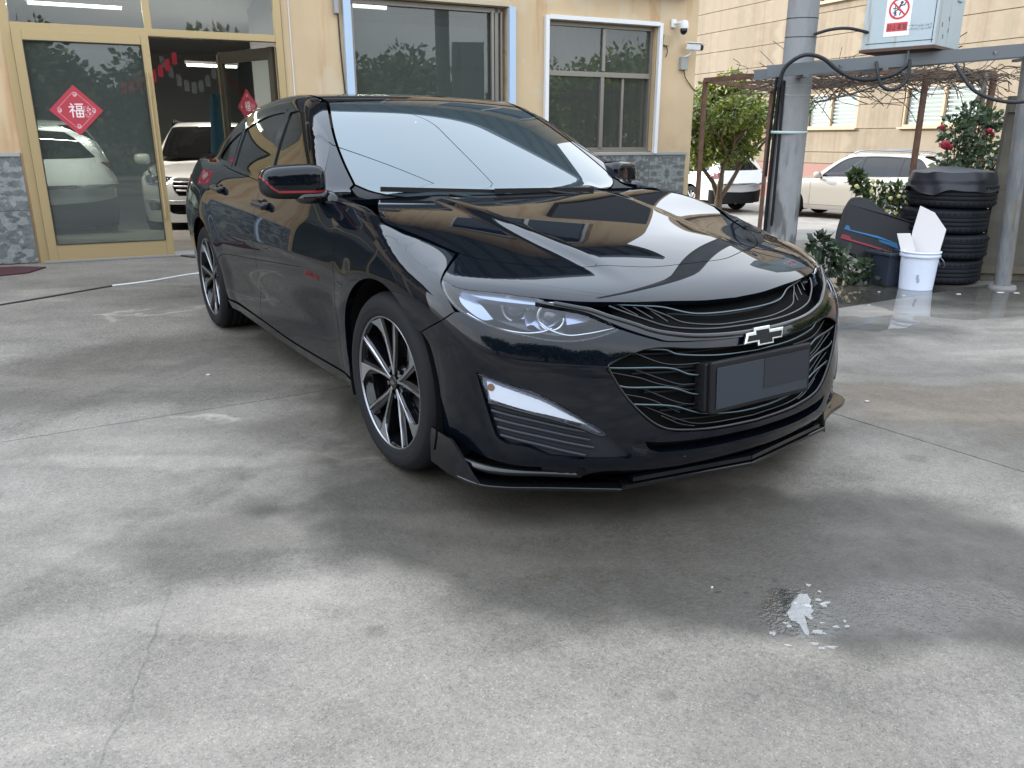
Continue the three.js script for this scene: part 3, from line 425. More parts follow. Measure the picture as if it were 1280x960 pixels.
  const LG = both(path([[0, 0.566], [0.10, 0.568], [0.27, 0.578], [0.40, 0.592], [0.47, 0.590]], [[0.47, 0.590], [0.53, 0.574], [0.580, 0.553], [0.588, 0.540], [0.575, 0.520]], [[0.575, 0.520], [0.53, 0.452], [0.47, 0.385], [0.41, 0.340], [0.345, 0.320]], [[0.345, 0.320], [0.20, 0.307], [0, 0.301]]));
  const BZ = path([[0.985, 0.508], [0.969, 0.454], [0.950, 0.394], [0.930, 0.333], [0.917, 0.305], [0.882, 0.288]], [[0.882, 0.288], [0.82, 0.284], [0.756, 0.257]], [[0.756, 0.257], [0.65, 0.250], [0.546, 0.246]], [[0.546, 0.246], [0.50, 0.2535], [0.535, 0.288], [0.575, 0.325]], [[0.575, 0.325], [0.610, 0.351], [0.649, 0.377], [0.714, 0.418], [0.791, 0.456], [0.869, 0.479]], [[0.869, 0.479], [0.985, 0.508]]);
  const HO = both(path([[0, 0.278], [0.2, 0.281], [0.38, 0.288], [0.455, 0.298]], [[0.455, 0.298], [0.44, 0.274], [0.405, 0.259]], [[0.405, 0.259], [0.25, 0.252], [0, 0.250]]));
  const bumpTop = [[0.530, 0.654], [0.505, 0.648], [0.445, 0.628], [0.38, 0.612]];
  const half = [...path([[0, 0.598], [0.12, 0.599], [0.25, 0.603], [0.38, 0.612]], bumpTop.slice().reverse(), hlBot.slice(0, 8)), ...smoothCurve([[1.051, 0.690], [1.074, 0.689]]).slice(1), ...smoothCurve([[1.074, 0.689], [1.126, 0.655], [1.238, 0.598]]).slice(1), ...smoothCurve([[1.238, 0.598], [1.19, 0.555], [1.168, 0.465], [1.162, 0.40], [1.168, 0.33], [1.18, 0.252]]).slice(1), ...smoothCurve([[1.18, 0.252], [1.0, 0.226], [0.86, 0.215], [0.756, 0.216]]).slice(1), ...smoothCurve([[0.756, 0.216], [0.5, 0.222], [0.25, 0.232], [0, 0.236]]).slice(1)];
  mesh('front_bumper', panel(F, CY, both(half), { holes: [LG, HO, BZ, BZ.map(p => [-p[0], p[1]])], gap: g0, step: cs, flange: 0.05 }), M.paint, P);
  const flip = pts => pts.map(p => [-p[0], p[1]]);
  const sp = (pts, off, n = 8) => surfPath(F, CY, pts, off, n);
  const ribbon = (name, pts, r, off, mat, parent = P, sides = true) => { const q = tube(sp(pts, off), r, pts.length * 8, 8); const m = mesh(name, q, mat, parent); return sides ? [m, mesh(name, mirrored(q), mat, parent)] : [m]; };
  // grille: a wing-shaped bar over the lower opening, bent bars in both openings
  const grille = new THREE.Group(); grille.name = 'grille'; P.add(grille);
  mesh('grille_back', panel(F, CY, both(path([[0, 0.70], [0.3, 0.71], [0.62, 0.722]], [[0.62, 0.722], [0.55, 0.66], [0.62, 0.55]], [[0.62, 0.55], [0.56, 0.42], [0.42, 0.30]], [[0.42, 0.30], [0, 0.29]])), { off: -0.055, step: 0.04, flange: 0 }), M.matte, grille);
  const bars = [[[0.462, 0.588], [0.390, 0.581], [0.338, 0.563], [0.18, 0.546], [0, 0.541]], [[0.592, 0.541], [0.562, 0.537], [0.383, 0.525], [0.30, 0.497], [0.22, 0.489]], [[0.553, 0.484], [0.515, 0.474], [0.374, 0.462], [0.288, 0.434], [0.22, 0.425]], [[0.500, 0.420], [0.364, 0.402], [0.25, 0.366], [0.10, 0.347], [0, 0.344]]];
  for (const b of bars) { const q = [b[0], ...b.slice(1)]; for (const m of ribbon('grille_bar', q, 0.0045, -0.014, M.barGrey, grille)) m.castShadow = true; }
  const thin = [[[0.500, 0.579], [0.405, 0.541], [0.33, 0.529], [0.22, 0.527]], [[0.496, 0.527], [0.352, 0.472], [0.29, 0.463], [0.22, 0.462]], [[0.477, 0.470], [0.357, 0.416], [0.29, 0.398], [0.22, 0.395]], [[0.465, 0.410], [0.316, 0.346], [0.22, 0.325], [0, 0.317]], [[0.40, 0.372], [0.33, 0.338], [0.27, 0.322]], [[0.585, 0.525], [0.48, 0.50], [0.42, 0.478], [0.30, 0.445]], [[0.53, 0.452], [0.44, 0.428], [0.33, 0.375]]];
  for (const b of thin) ribbon('grille_bar', b, 0.003, -0.022, M.gloss, grille);
  const slats = [0.572, 0.556, 0.51, 0.497, 0.448, 0.434, 0.384, 0.37, 0.335]; for (const y of slats) { const w = clamp(0.33 + (y - 0.3) * 0.95, 0, 0.50); ribbon('grille_slat', [[-w, y + 0.012], [-w * 0.5, y + 0.003], [0, y], [w * 0.5, y + 0.003], [w, y + 0.012]], 0.004, -0.04, M.black, grille, false); }
  ribbon('grille_surround', [[0, 0.570], [0.10, 0.571], [0.27, 0.580], [0.40, 0.593], [0.47, 0.591], [0.53, 0.575], [0.578, 0.552], [0.580, 0.535], [0.53, 0.455], [0.47, 0.390], [0.41, 0.345], [0.345, 0.3245], [0.20, 0.3115], [0, 0.3055]], 0.0055, -0.006, M.gloss, grille);
  const wingT = [[0, 0.612], [0.12, 0.613], [0.275, 0.621], [0.385, 0.638], [0.447, 0.650], [0.498, 0.668], [0.584, 0.692], [0.666, 0.713], [0.760, 0.7235], [0.822, 0.727]], wingB = [[0.822, 0.725], [0.760, 0.7165], [0.660, 0.7015], [0.586, 0.676], [0.52, 0.652], [0.43, 0.624], [0.36, 0.610], [0.12, 0.598], [0, 0.596]];
  mesh('grille_wing', panel(F, CY, both(path(wingT, wingB)), { off: 0.010, step: [0.02, 0.008], flange: 0.05, bump: (a, b) => 0 }), M.gloss, grille);
  ribbon('wing_edge', [[0, 0.606], [0.12, 0.607], [0.275, 0.6155], [0.385, 0.631], [0.447, 0.645], [0.498, 0.662], [0.584, 0.686], [0.65, 0.704], [0.76, 0.7205]], 0.0095, 0.006, M.gloss, grille);
  ribbon('grille_bar', [[0, 0.661], [0.14, 0.663], [0.25, 0.670], [0.36, 0.692], [0.46, 0.701], [0.56, 0.708]], 0.004, -0.016, M.barGrey, grille);
  ribbon('grille_bar', [[0, 0.630], [0.15, 0.632], [0.293, 0.648], [0.36, 0.672], [0.457, 0.703]], 0.0035, -0.018, M.gloss, grille);
  ribbon('grille_bar', [[0, 0.6225], [0.2, 0.627], [0.36, 0.644], [0.46, 0.672], [0.575, 0.708]], 0.004, -0.006, M.gloss, grille);
  for (const k of [0, 1, 2]) ribbon('grille_bar', [[0.36 + 0.055 * k, 0.655 + 0.011 * k], [0.44 + 0.05 * k, 0.70 + 0.003 * k]], 0.003, -0.02, M.gloss, grille);
  for (const y of [0.648, 0.682]) ribbon('grille_slat', [[-0.34, y + 0.02], [-0.15, y + 0.003], [0, y], [0.15, y + 0.003], [0.34, y + 0.02]], 0.004, -0.04, M.black, grille, false);
  { // emblem of two crossing slanted bars
    const e = [[-0.092, -0.0245], [-0.030, -0.0245], [-0.030, -0.040], [0.044, -0.040], [0.044, -0.0245], [0.086, -0.0245], [0.098, 0.0145], [0.033, 0.0145], [0.033, 0.030], [-0.041, 0.030], [-0.041, 0.0145], [-0.074, 0.0145]].map(p => [p[0], p[1] * 0.86 + 0.003]);
    const put = (g, dz) => g.rotateX(-0.26).translate(0.006, 0.592, 0.932 + dz);
    const em = mesh('emblem', put(slab(e, 0.010, 0.0025), 0.004), M.chrome, grille); mesh('emblem_face', put(slab(inset2(e, 0.0075), 0.004, 0.001), 0.0125), M.black, em);
  }
  // bezels, fog lamps, head lamps
  for (const s of [1, -1]) {
    const f = s > 0 ? (l => l) : flip, put = (name, geo, mat, parent, label) => mesh(name, s > 0 ? geo : mirrored(geo), mat, parent, label);
    const bz = put('bumper_vent', panel(F, CY, BZ, { off: -0.022, step: cs, flange: 0 }), M.grey, P);
    for (let k = 0; k < 5; k++) { const t = k / 4, y0 = 0.413 - 0.104 * t, a0 = 0.952 - 0.04 * t, a1 = 0.66 - 0.055 * t + (k === 4 ? 0.04 : 0); put('vent_slat', tube(surfPath(F, CY, [[a0, y0], [a0 * 0.6 + a1 * 0.4, y0 - 0.018], [a0 * 0.25 + a1 * 0.75, y0 - 0.038], [a1, y0 - 0.052]], -0.018, 6), 0.0075, 24, 6), M.grey, bz); }
    const FG = path([[0.980, 0.504], [0.869, 0.476]], [[0.869, 0.476], [0.791, 0.452], [0.714, 0.414], [0.649, 0.374], [0.610, 0.350], [0.581, 0.328]], [[0.581, 0.328], [0.610, 0.331], [0.661, 0.353], [0.745, 0.378], [0.829, 0.396], [0.949, 0.421]], [[0.949, 0.421], [0.980, 0.504]]);
    const fog = new THREE.Group(); fog.name = 'fog_lamp'; P.add(fog);
    put('lamp_bowl', panel(F, CY, FG, { off: -0.014, step: [0.012, 0.010], flange: 0, bump: (a, b) => 0.004 * Math.sin(a * 60) * Math.sin((b - a * 0.3) * 150) + 0.002 * Math.sin(a * 260) }), M.reflector, fog);
    put('lamp_bowl', panel(F, CY, path([[0.955, 0.484], [0.80, 0.440], [0.72, 0.404], [0.64, 0.362]], [[0.64, 0.362], [0.74, 0.386], [0.83, 0.403], [0.943, 0.428]], [[0.943, 0.428], [0.955, 0.484]]), { off: -0.007, step: [0.012, 0.01], flange: 0.006, bump: (a, b) => 0.001 * Math.sin(a * 300) }), M.lampWhite, fog);
    put('turn_signal', panel(F, CY, Array.from({ length: 20 }, (_, i) => [0.940 + 0.012 * Math.cos(i * Math.PI / 10), 0.466 + 0.012 * Math.sin(i * Math.PI / 10)]), { off: -0.005, step: 0.01, flange: 0.006 }), M.amber, fog);
    put('lens', panel(F, CY, FG, { off: -0.001, step: cs, flange: 0 }), M.lens, fog);
    put('trim', tube(surfPath(F, CY, FG.concat([FG[0]]).filter((_, i) => i % 3 === 0), 0, 1), 0.0028, 120, 6, false), M.gloss, fog);
    const hl = new THREE.Group(); hl.name = 'headlight'; P.add(hl);
    put('lamp_bowl', panel(F, CY, HL, { off: -0.075, step: cs, flange: 0 }), M.gloss, hl);
    put('lamp_wall', panel(F, CY, inset2(HL, -0.004), { holes: [inset2(HL, 0.003)], off: -0.003, step: 0.05, flange: 0.075 }), M.gloss, hl);
    put('light_blade', panel(F, CY, path([[1.168, 0.760], [1.08, 0.749], [0.943, 0.7395], [0.828, 0.7295]], [[0.828, 0.7295], [0.800, 0.712]], [[0.800, 0.712], [0.88, 0.7165], [1.0, 0.726], [1.10, 0.744], [1.168, 0.760]]), { off: -0.012, step: [0.02, 0.01], flange: 0.02 }), M.reflector, hl);
    put('side_reflector', panel(F, CY, path([[1.10, 0.738], [1.05, 0.728], [1.0, 0.708], [0.950, 0.672]], [[0.950, 0.672], [0.985, 0.670], [1.04, 0.692], [1.085, 0.717], [1.10, 0.738]]), { off: -0.022, step: 0.012, flange: 0.02, bump: (a, b) => -0.010 * Math.sin((a - 0.95) * 20) }), M.reflector, hl);
    put('inner_reflector', panel(F, CY, path([[0.735, 0.708], [0.68, 0.698], [0.62, 0.682]], [[0.62, 0.682], [0.66, 0.668], [0.715, 0.662]], [[0.715, 0.662], [0.722, 0.69], [0.735, 0.708]]), { off: -0.022, step: 0.012, flange: 0.02, bump: (a, b) => 0.002 * Math.sin(b * 700) }), M.reflector, hl);
    for (const [a, y, r] of [[0.905, 0.696, 0.034], [0.775, 0.676, 0.034]]) {
      const c = solve(F, CY, a, y, -0.052), q = new THREE.Quaternion().setFromUnitVectors(V(0, 1, 0), V(0.45, 0.08, 0.89).normalize());
      const la = (p, n = 40) => { const g = new THREE.LatheGeometry(p.map(v => new THREE.Vector2(...v)), n); g.applyQuaternion(q); return g.translate(...c); };
      put('projector_ring', la([[r + 0.012, 0.012], [r + 0.010, 0.018], [r + 0.002, 0.012], [r - 0.002, 0.0], [r, -0.03]]), a > 0.8 ? M.dim : M.bright, hl);
      put('projector_lens', la([[0, 0.020], [r * 0.4, 0.017], [r * 0.75, 0.009], [r - 0.002, -0.004]]), phys(0.03, 0.035, 0.045, 0.02, { clearcoat: 1 }), hl);
    }
    put('reflector_bowl', panel(F, CY, path([[0.86, 0.712], [0.76, 0.702]], [[0.76, 0.702], [0.735, 0.66]], [[0.735, 0.66], [0.78, 0.641], [0.85, 0.65]], [[0.85, 0.65], [0.875, 0.685], [0.86, 0.712]]), { off: -0.062, step: 0.012, flange: 0, bump: (a, b) => 0.012 * Math.sin(a * 90 + b * 120) }), M.reflector, hl);
    put('light_strip', tube(surfPath(F, CY, [[1.04, 0.683], [0.95, 0.652], [0.86, 0.638], [0.80, 0.640], [0.76, 0.652]], -0.02, 6), 0.003, 40, 6), M.bright, hl);
    put('light_strip', tube(surfPath(F, CY, [[0.80, 0.668], [0.765, 0.648], [0.71, 0.634], [0.65, 0.638], [0.56, 0.651]], -0.018, 6), 0.003, 40, 6), M.bright, hl);
    put('lens', panel(F, CY, HL, { off: -0.001, step: cs, flange: 0 }), M.lens, hl);
    // mirror
    const mir = new THREE.Group(); mir.name = 'side_mirror'; P.add(mir);
    const egg = superEgg(0.128, 0.070, 0.080, 0.52, 96, 64); { const p = egg.attributes.position; for (let i = 0; i < p.count; i++) { const x = p.getX(i), y = p.getY(i), z = p.getZ(i); p.setY(i, y - 0.06 * x * (y > 0 ? 1 : 0.2) + (y < 0 ? 0.05 * (x + 0.128) * 0.25 : 0)); p.setZ(i, z * (1 - 0.9 * x) - 0.35 * (x + 0.128) * 0.5); } egg.computeVertexNormals(); }
    const line = x => -0.036 + 0.060 * Math.pow(clamp((x - 0.062) / 0.066), 1.5), parts = splitBy(egg, (x, y, z) => z < -0.065 - 0.3 * (x + 0.128) * 0.5 && Math.abs(y) < 0.052 && Math.abs(x) < 0.108 ? 'glass' : y > line(x) + 0.004 ? 'cap' : y > line(x) - 0.0045 ? 'stripe' : 'shell');
    const at = g => s < 0 ? g.rotateY(0.10).translate(0.972, 1.032, -0.735) : g.rotateY(0.16).translate(0.885, 1.020, -0.84);
    put('mirror_cap', at(parts.cap), M.paint, mir); put('mirror_stripe', at(parts.stripe).translate(0, 0, 0.0012), M.red, mir); put('mirror_shell', at(parts.shell), M.black, mir); if (parts.glass) put('mirror_glass', at(parts.glass), M.chrome, mir);
    const arm = superEgg(0.085, 0.026, 0.050, 0.75, 32, 20).rotateZ(-0.08).translate(s < 0 ? 0.890 : 0.83, 0.972, s < 0 ? -0.705 : -0.75), foot = superEgg(0.022, 0.036, 0.10, 0.9, 24, 16).rotateX(0.15).translate(0.842, 0.962, -0.68);
    put('mirror_arm', [arm, foot], M.gloss, mir);
    // handles
    for (const [z, y] of [[-1.455, 0.892], [-2.405, 0.922]]) {
      const x = solve(F, 'side', z, y, 0)[0], hd = new THREE.Group(); hd.name = 'door_handle'; P.add(hd);
      const gr = new THREE.CapsuleGeometry(0.014, 0.165, 8, 16).rotateX(Math.PI / 2 + 0.03); gr.scale(0.8, 1.15, 1); put('handle_grip', [gr.translate(x + 0.030, y, z), superEgg(0.022, 0.018, 0.022, 0.7, 20, 12).translate(x + 0.012, y, z + 0.085), superEgg(0.022, 0.017, 0.020, 0.7, 20, 12).translate(x + 0.012, y + 0.003, z - 0.085)], M.paint, hd);
      put('handle_cup', panel(F, 'side', Array.from({ length: 24 }, (_, i) => [z + 0.055 * Math.cos(i * Math.PI / 12), y + 0.026 * Math.sin(i * Math.PI / 12)]), { off: 0.001, step: 0.02, flange: 0, bump: (a, b) => 0 }), M.matte, hd);
    }
    // wheel housings
    for (const [z, r, zc] of [[0, 0.392, -0.02], [-2.829, 0.392, -2.829]]) { const g = new THREE.CylinderGeometry(r, r, 0.40, 48, 1, true, 0, Math.PI * 2).rotateZ(Math.PI / 2).translate(0.70, 0.335, zc), d = new THREE.CircleGeometry(r, 48).rotateY(Math.PI / 2).translate(0.50, 0.335, zc); put('wheel_housing', [splitBy(g, (x, y) => y > 0.17 ? 'a' : 'b').a, splitBy(d, (x, y) => 'a').a], M.matte, P); }
    // splitter with raised blade and end plate
    const sO = ((l) => s < 0 ? l : l.map(p => [p[0] + 0.045 * ss(0.6, 0.88, p[0]), p[1] + 0.06 * ss(0.6, 0.88, p[0])]))([[0.505, 0.868], [0.60, 0.800], [0.70, 0.730], [0.805, 0.658], [0.868, 0.590], [0.895, 0.47], [0.895, 0.31]]), sI = [[0.80, 0.30], [0.77, 0.46], [0.66, 0.60], [0.45, 0.76]];
    const flat = (pts, y, d, b) => slab(pts.map(p => [p[0], -p[1]]), d, b).rotateX(-Math.PI / 2).translate(0, y, 0);
    const spl = put('splitter', flat([...smoothCurve(sO), ...sI], 0.132, 0.014, 0.003), M.gloss, P);
    const ep = []; { const so = smoothCurve(sO.slice(4), 8), hs = so.map(p => 0.122 * ss(0.61, 0.45, p[1])); for (let i = 0; i < so.length - 1; i++) { const [a, b] = [so[i], so[i + 1]]; const q = new THREE.BufferGeometry(), dx = -0.009; const pts = [[a[0], 0.134, a[1]], [b[0], 0.134, b[1]], [b[0], 0.140 + hs[i + 1], b[1]], [a[0], 0.140 + hs[i], a[1]]], p2 = pts.map(p => [p[0] + dx, p[1], p[2]]); const quads = [[0, 1, 2, 3], [7, 6, 5, 4], [3, 2, 6, 7]]; if (i === so.length - 2) quads.push([1, 5, 6, 2]); const all = pts.concat(p2), pos = []; for (const d of quads) for (const k of [0, 1, 2, 0, 2, 3]) pos.push(...all[d[k]]); q.setAttribute('position', new THREE.Float32BufferAttribute(pos, 3)); q.computeVertexNormals(); ep.push(q); } }
    put('end_plate', ep, M.gloss, spl);
    const bl = tube(smoothCurve([[0.60, 0.778], [0.70, 0.700], [0.79, 0.632], [0.838, 0.565], [0.862, 0.48]].map(p => [p[0] - 0.004, p[1]]), 5).map(p => [p[0], 0.186, p[1]]), 0.02, 40, 10); { const p = bl.attributes.position; for (let i = 0; i < p.count; i++) p.setY(i, 0.186 + (p.getY(i) - 0.186) * 0.75); bl.computeVertexNormals(); }
    put('splitter_blade', bl, M.gloss, spl);
    put('tow_eye_cover', box(0.014, 0.018, 0.012, 0.285, 0.232, 0.912, 0.003), M.dim, P);
  }
  mesh('lower_valance', panel(F, CY, both(path([[0, 0.247], [0.25, 0.248], [0.41, 0.256], [0.52, 0.243], [0.78, 0.236]], [[0.78, 0.236], [0.78, 0.145]], [[0.78, 0.145], [0, 0.145]])), { off: -0.012, step: 0.03, flange: 0 }), M.gloss, P);
  mesh('intake_back', panel(F, CY, both([[0, 0.30], [0.5, 0.31], [0.5, 0.24], [0, 0.24]]), { off: -0.06, step: 0.05, flange: 0 }), M.matte, P);
  mesh('centre_splitter', slab([[0, 0.955], [0.505, 0.868], [0.44, 0.74], [0, 0.80], [-0.44, 0.74], [-0.505, 0.868]].map(p => [p[0], -p[1]]), 0.014, 0.003).rotateX(-Math.PI / 2).translate(0, 0.140, 0), M.gloss, P);
  mesh('splitter_lip', [bar([0, 0.168, 0.938], [0.46, 0.168, 0.860], 0.022, 0.014), bar([0, 0.168, 0.938], [-0.46, 0.168, 0.860], 0.022, 0.014)], M.gloss, P);
  { // number plate: blank grey on a black carrier
    const pl = new THREE.Group(); pl.name = 'number_plate'; pl.position.set(0.008, 0.452, 0.948); pl.rotation.x = -0.06; P.add(pl);
    mesh('plate_carrier', box(0.478, 0.172, 0.02, 0, 0, 0, 0.008), M.black, pl); mesh('plate_blank', box(0.44, 0.135, 0.003, 0, -0.002, 0.0125, 0.001), std(0.019, 0.024, 0.032, 0.7), pl);
    mesh('plate_blank', box(0.222, 0.100, 0.002, 0.108, 0.016, 0.0148), std(0.010, 0.0115, 0.016, 0.7), pl); mesh('plate_holder', box(0.05, 0.16, 0.05, -0.225, 0, -0.032, 0.006), M.black, pl);
  }
  // wipers
  for (const [a, b, c] of [[[-0.20, 0.945, -0.405], [-0.38, 0.977, -0.47], [-0.64, 1.000, -0.60]], [[0.32, 0.947, -0.42], [0.12, 0.975, -0.44], [-0.16, 0.985, -0.45]]]) { const w = mesh('wiper', [rod(a, b, 0.010, 0.007), superEgg(0.025, 0.02, 0.025, 0.7, 16, 10).translate(...a)], M.black, P); mesh('wiper_blade', bar([b[0] * 2 - c[0] + (c[0] > -0.3 ? -0.02 : 0.02), b[1] - 0.0, b[2]], c, 0.014, 0.02), M.black, w); }
  // red lettering on the front doors
  { const f = await new FontLoader().loadAsync('fonts/droid/droid_sans_bold.typeface.json'); const g = new TextGeometry('REDLINE', { font: f, size: 0.022, depth: 0.002, curveSegments: 4 }); g.applyMatrix4(new THREE.Matrix4().set(1, 0.25, 0, 0, 0, 1, 0, 0, 0, 0, 1, 0, 0, 0, 0, 1)); g.scale(1.35, 1, 1);
    const L = g.clone(); { const p = L.attributes.position; for (let i = 0; i < p.count; i++) { const z = -0.82 + p.getX(i), y = 0.632 + p.getY(i) - 0.02 * (p.getX(i)); const s = solve(F, 'side', z, y, 0)[0]; p.setXYZ(i, -(s + p.getZ(i)), y, z); } L.computeVertexNormals(); mesh('door_lettering', L, phys(0.13, 0.008, 0.012, 0.4), P); }
  }
  // cabin and underside
  mesh('underbody', [box(1.24, 0.05, 4.5, 0, 0.215, -1.45), box(1.70, 0.05, 1.95, 0, 0.22, -1.42), box(1.0, 0.3, 0.9, 0, 0.38, 0.25), box(1.5, 0.05, 0.55, 0, 0.215, -3.5), box(1.2, 0.05, 0.3, 0, 0.2, 0.62)], M.matte, P);
  mesh('firewall', [box(1.62, 0.72, 0.03, 0, 0.58, -0.62), box(1.66, 0.75, 0.03, 0, 0.6, -2.42)], M.matte, P);
  const cab = new THREE.Group(); cab.name = 'cabin'; P.add(cab);
  mesh('dashboard', slab([[-0.55, 0.88], [-0.85, 0.955], [-1.05, 0.93], [-1.12, 0.85], [-1.05, 0.65], [-0.65, 0.6]], 1.5, 0.02).rotateY(-Math.PI / 2).translate(0.75, 0, 0), M.cloth, cab);
  for (const [x, z] of [[0.37, -1.75], [-0.37, -1.75], [0.37, -2.45], [-0.37, -2.45]]) { const st = mesh('seat', [box(0.52, 0.16, 0.5, x, 0.5, z + 0.25, 0.05), box(0.50, 0.62, 0.14, 0, 0, 0, 0.06).rotateX(-0.30).translate(x, 0.80, z)], M.cloth, cab); mesh('headrest', box(0.26, 0.17, 0.10, x, 1.18, z - 0.12, 0.04), M.cloth, st); }
  mesh('steering_wheel', new THREE.TorusGeometry(0.18, 0.016, 10, 40).rotateX(-0.45).translate(0.37, 0.93, -1.22), M.cloth, cab); mesh('rear_view_mirror', box(0.24, 0.06, 0.03, 0, 1.30, -1.27, 0.015), M.black, cab);
  mesh('floor', box(1.6, 0.04, 2.0, 0, 0.30, -1.6), M.cloth, cab);
  for (const s of [1, -1]) { const fw = buildWheel(P, [s * 0.792, 0.338, 0], s, 76); fw.rotation.y += 0.035; buildWheel(P, [s * 0.792, 0.338, -2.829], s, 28); }
}
// ---------- the shop: local x runs along its front to the right, z comes out of the wall ----------
const plasterTex = (seed, base, drip, patch = 0.35) => { const t = tex(1024, 512, (u, v) => { // 8 m x 4 m
  const x = u * 8, y = v * 4, a = fbm(x * 0.8 + seed, y * 0.8, 4), b = fbm(x * 5 + seed, y * 5, 4), dr = fbm(x * 9 + seed, y * 0.7, 4), g = hash(Math.floor(u * 1024), Math.floor(v * 512), seed);
  let k = 1 + 0.14 * (a - 0.5) + 0.10 * (b - 0.5) + 0.03 * (g - 0.5); const d = ss(0.55, 0.78, dr) * drip; const dirt = 1 - 0.22 * ss(1.5, 0.1, y + 0.8 * (b - 0.5)) - 0.10 * ss(0.55, 0.7, a); const bare = ss(0.66, 0.72, fbm(x * 1.7 + 9 + seed, y * 1.7, 5));
  return [toS(base[0] * k * dirt * (1 - 0.14 * d)) , toS(base[1] * k * dirt * (1 - 0.26 * d)), toS(base[2] * k * dirt * (1 - 0.34 * d))].map((c, i) => mix(c, [0.78, 0.74, 0.66][i], bare * patch)); }); t.wrapS = t.wrapT = THREE.MirroredRepeatWrapping; t.repeat.set(1 / 8, 1 / 4); return t; };
const S = {
  plaster: std(1, 1, 1, 0.92, 0, { map: plasterTex(3, [0.57, 0.425, 0.26], 1) }), brass: std(0.40, 0.30, 0.155, 0.42, 0.55), alu: std(0.24, 0.22, 0.19, 0.45, 0.5), white: std(0.72, 0.72, 0.71, 0.6), paleblue: std(0.42, 0.53, 0.66, 0.55), room: std(0.50, 0.51, 0.51, 0.85), ceiling: std(0.6, 0.61, 0.61, 0.9), floor: std(0.22, 0.22, 0.21, 0.35), dark: std(0.03, 0.03, 0.03, 0.7),
  glass: phys(0.80, 0.84, 0.82, 0.0, { transmission: 1, thickness: 0, ior: 1.5 }), dimglass: phys(0.55, 0.60, 0.57, 0.0, { transmission: 0.94, thickness: 0, ior: 1.55 }), seal: std(0.02, 0.02, 0.02, 0.8),
};
const SHOP = [-4.731, 0, -8.109], SHOP_TURN = R(25);
const inShop = (s, y, w) => [SHOP[0] + s * Math.cos(SHOP_TURN) + w * Math.sin(SHOP_TURN), y, SHOP[2] - s * Math.sin(SHOP_TURN) + w * Math.cos(SHOP_TURN)];
const shop = thing('shop_building', 'yellow plastered shop with glass doors and wide windows behind the black sedan', 'building', SHOP, SHOP_TURN);
